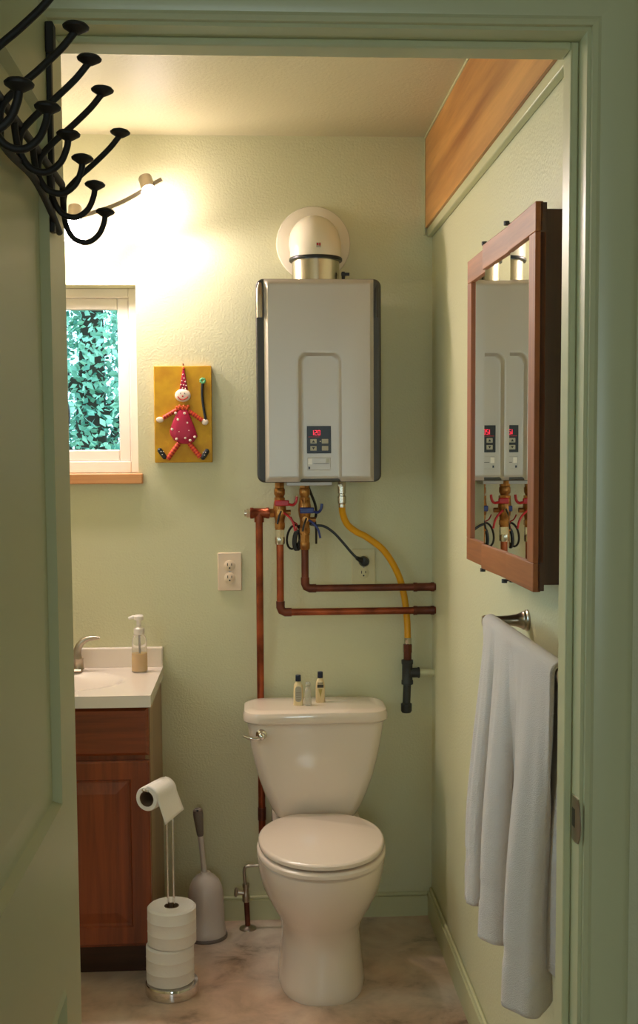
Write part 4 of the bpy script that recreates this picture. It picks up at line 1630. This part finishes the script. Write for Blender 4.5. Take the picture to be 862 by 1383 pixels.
def paper_stand():
    r = thing('paper_stand', 'chrome toilet paper stand with round base and twin rods', 'paper holder', (SX, SY, 0))
    bm = BM()
    lathe(bm, [(0.072, 0), (0.0745, 0.003), (0.0745, 0.028), (0.072, 0.033), (0.060, 0.034), (0.056, 0.030), (0.0, 0.028)], (SX, SY, 0), (0, 0, 1), 48)
    obj('base', bm, M_chrome, r)
    top = 0.592
    a = Vector((-0.052, -0.112, 0)).normalized()
    side = Vector((0, 0, 1)).cross(a)
    pts = []
    p1 = Vector((SX - 0.011, SY, 0.028))
    p2 = Vector((SX + 0.005, SY, 0.028))
    bm = BM()
    tube(bm, smooth_path([(SX - 0.007, SY + 0.004, 0.028), (SX - 0.008, SY + 0.008, 0.30), (SX - 0.010, SY + 0.02, 0.560), (SX - 0.014, SY + 0.020, 0.588), (SX - 0.02, SY + 0.004, 0.598), (SX - 0.036, SY - 0.030, 0.598), (SX - 0.062, SY - 0.086, 0.598)], 6), 0.0032, 10)
    tube(bm, smooth_path([(SX + 0.009, SY + 0.002, 0.028), (SX + 0.008, SY + 0.006, 0.30), (SX + 0.006, SY + 0.02, 0.560), (SX + 0.003, SY + 0.020, 0.588), (SX - 0.006, SY + 0.0, 0.598), (SX - 0.024, SY - 0.036, 0.598), (SX - 0.050, SY - 0.092, 0.598)], 6), 0.0032, 10)
    tube(bm, smooth_path([(SX - 0.062, SY - 0.086, 0.598), (SX - 0.062, SY - 0.094, 0.602), (SX - 0.056, SY - 0.097, 0.602), (SX - 0.050, SY - 0.092, 0.598)], 4), 0.0032, 10)
    obj('twin_rods', bm, M_chrome, r)


paper_stand()
paper_roll(SX - 0.004, SY, 0.0345, 0.0665, 0.106, 'white toilet roll resting in the chrome base of the stand', 1)
paper_roll(SX + 0.002, SY + 0.002, 0.1410, 0.0675, 0.106, 'white toilet roll stacked on top of the other spare roll', 2)


def open_roll():
    r = thing('open_toilet_roll', 'started toilet roll on the stand arm with a loose sheet', 'toilet roll', (SX - 0.03, SY - 0.03, 0.55), 'toilet paper rolls on the stand')
    ax = Vector((-0.052, -0.112, 0)).normalized()
    side = Vector((0, 0, 1)).cross(ax)            # horizontal, across the roll
    c0 = Vector((SX - 0.010, SY + 0.008, 0.575))
    L = 0.104
    R, ri = 0.0335, 0.0215
    def pt(t, rad, h):
        return c0 + ax * h + side * (rad * math.cos(t)) + Vector((0, 0, rad * math.sin(t)))
    bm = BM()
    rings = []
    for rr, h in ((ri, 0.0), (R - 0.002, 0.0), (R, 0.003), (R, L - 0.003), (R - 0.002, L), (ri, L)):
        rings.append([pt(2 * PI * i / 36, rr, h) for i in range(36)])
    loft(bm, rings, False, True)
    obj('paper', bm, M_paper, r)
    bm = BM()
    rings = []
    for rr, h in ((ri - 0.0003, 0.001), (ri - 0.0003, L - 0.001), (ri - 0.0015, L - 0.001), (ri - 0.0015, 0.001)):
        rings.append([pt(2 * PI * i / 24, rr, h) for i in range(24)])
    loft(bm, rings, False, True)
    obj('cardboard_core', bm, pmat('cardboard', S(120, 96, 74), 0.8), r)
    # loose sheet over the top and down the side facing the toilet
    s = side if side.x > 0 else -side
    bm = BM()
    grid = []
    for i in range(9):
        h = L * i / 8
        col = []
        for k in range(16):
            if k < 8:
                a = PI / 2 * (1 - k / 7.0)
                p = c0 + ax * h + s * ((R + 0.0012) * math.cos(a)) + Vector((0, 0, (R + 0.0012) * math.sin(a)))
            else:
                d = (k - 7) / 8
                p = c0 + ax * h + s * (R + 0.0012 + 0.022 * d) + Vector((0, 0, -0.064 * d + 0.012 * d * (1 - i / 8)))
            col.append(bm.verts.new(p))
        grid.append(col)
    for i in range(8):
        for k in range(15):
            bm.faces.new((grid[i][k], grid[i + 1][k], grid[i + 1][k + 1], grid[i][k + 1]))
    obj('loose_sheet', bm, M_paper, r, solid=0.0006)


open_roll()


# ------------------------------------------------------------------ toilet brush
def brush():
    x, y = -0.165, -0.125
    r = thing('toilet_brush', 'white toilet brush holder with grey gripped handle beside the toilet', 'toilet brush', (x, y, 0))
    bm = BM()
    lathe(bm, [(0.0655, 0), (0.066, 0.003), (0.066, 0.007), (0.064, 0.010)], (x, y, 0), (0, 0, 1), 40)
    obj('grey_foot', bm, M_greyplastic, r)
    bm = BM()
    lathe(bm, [(0.062, 0.009), (0.0625, 0.012), (0.0600, 0.030), (0.0575, 0.034), (0.0565, 0.09), (0.0545, 0.135), (0.0500, 0.160), (0.0420, 0.178), (0.0290, 0.193), (0.0170, 0.200), (0.0150, 0.205), (0.0110, 0.206)], (x, y, 0), (0, 0, 1), 40)
    obj('canister', bm, M_brushwhite, r)
    top = Vector((x - 0.022, y, 0.405))
    base = Vector((x - 0.003, y, 0.20))
    d = top - base
    bm = BM()
    tube(bm, [base, base + d * 0.25, base + d * 0.60], [0.0085, 0.0075, 0.0085], 14)
    obj('handle_shaft', bm, M_brushwhite, r)
    bm = BM()
    lathe(bm, [(0.0085, 0), (0.0105, 0.004), (0.0125, 0.030), (0.0150, 0.055), (0.0160, 0.070), (0.0145, 0.082), (0.008, 0.088), (0, 0.089)], base + d * 0.58, d, 18)
    g = obj('grip', bm, M_greyplastic, r)
    bm = BM()
    lathe(bm, [(0.0125, 0), (0.0135, 0.004), (0.009, 0.009), (0, 0.010)], base + d * 0.96, d, 16)
    obj('grip_cap', bm, M_brushwhite, g)
    bm = BM()
    ball(bm, base + d * 0.965 + Vector((0, -0.011, 0.003)), 0.0045, 0.004, 0.0045, 10, 8)
    obj('hanging_hole', bm, M_shoe, g)


brush()
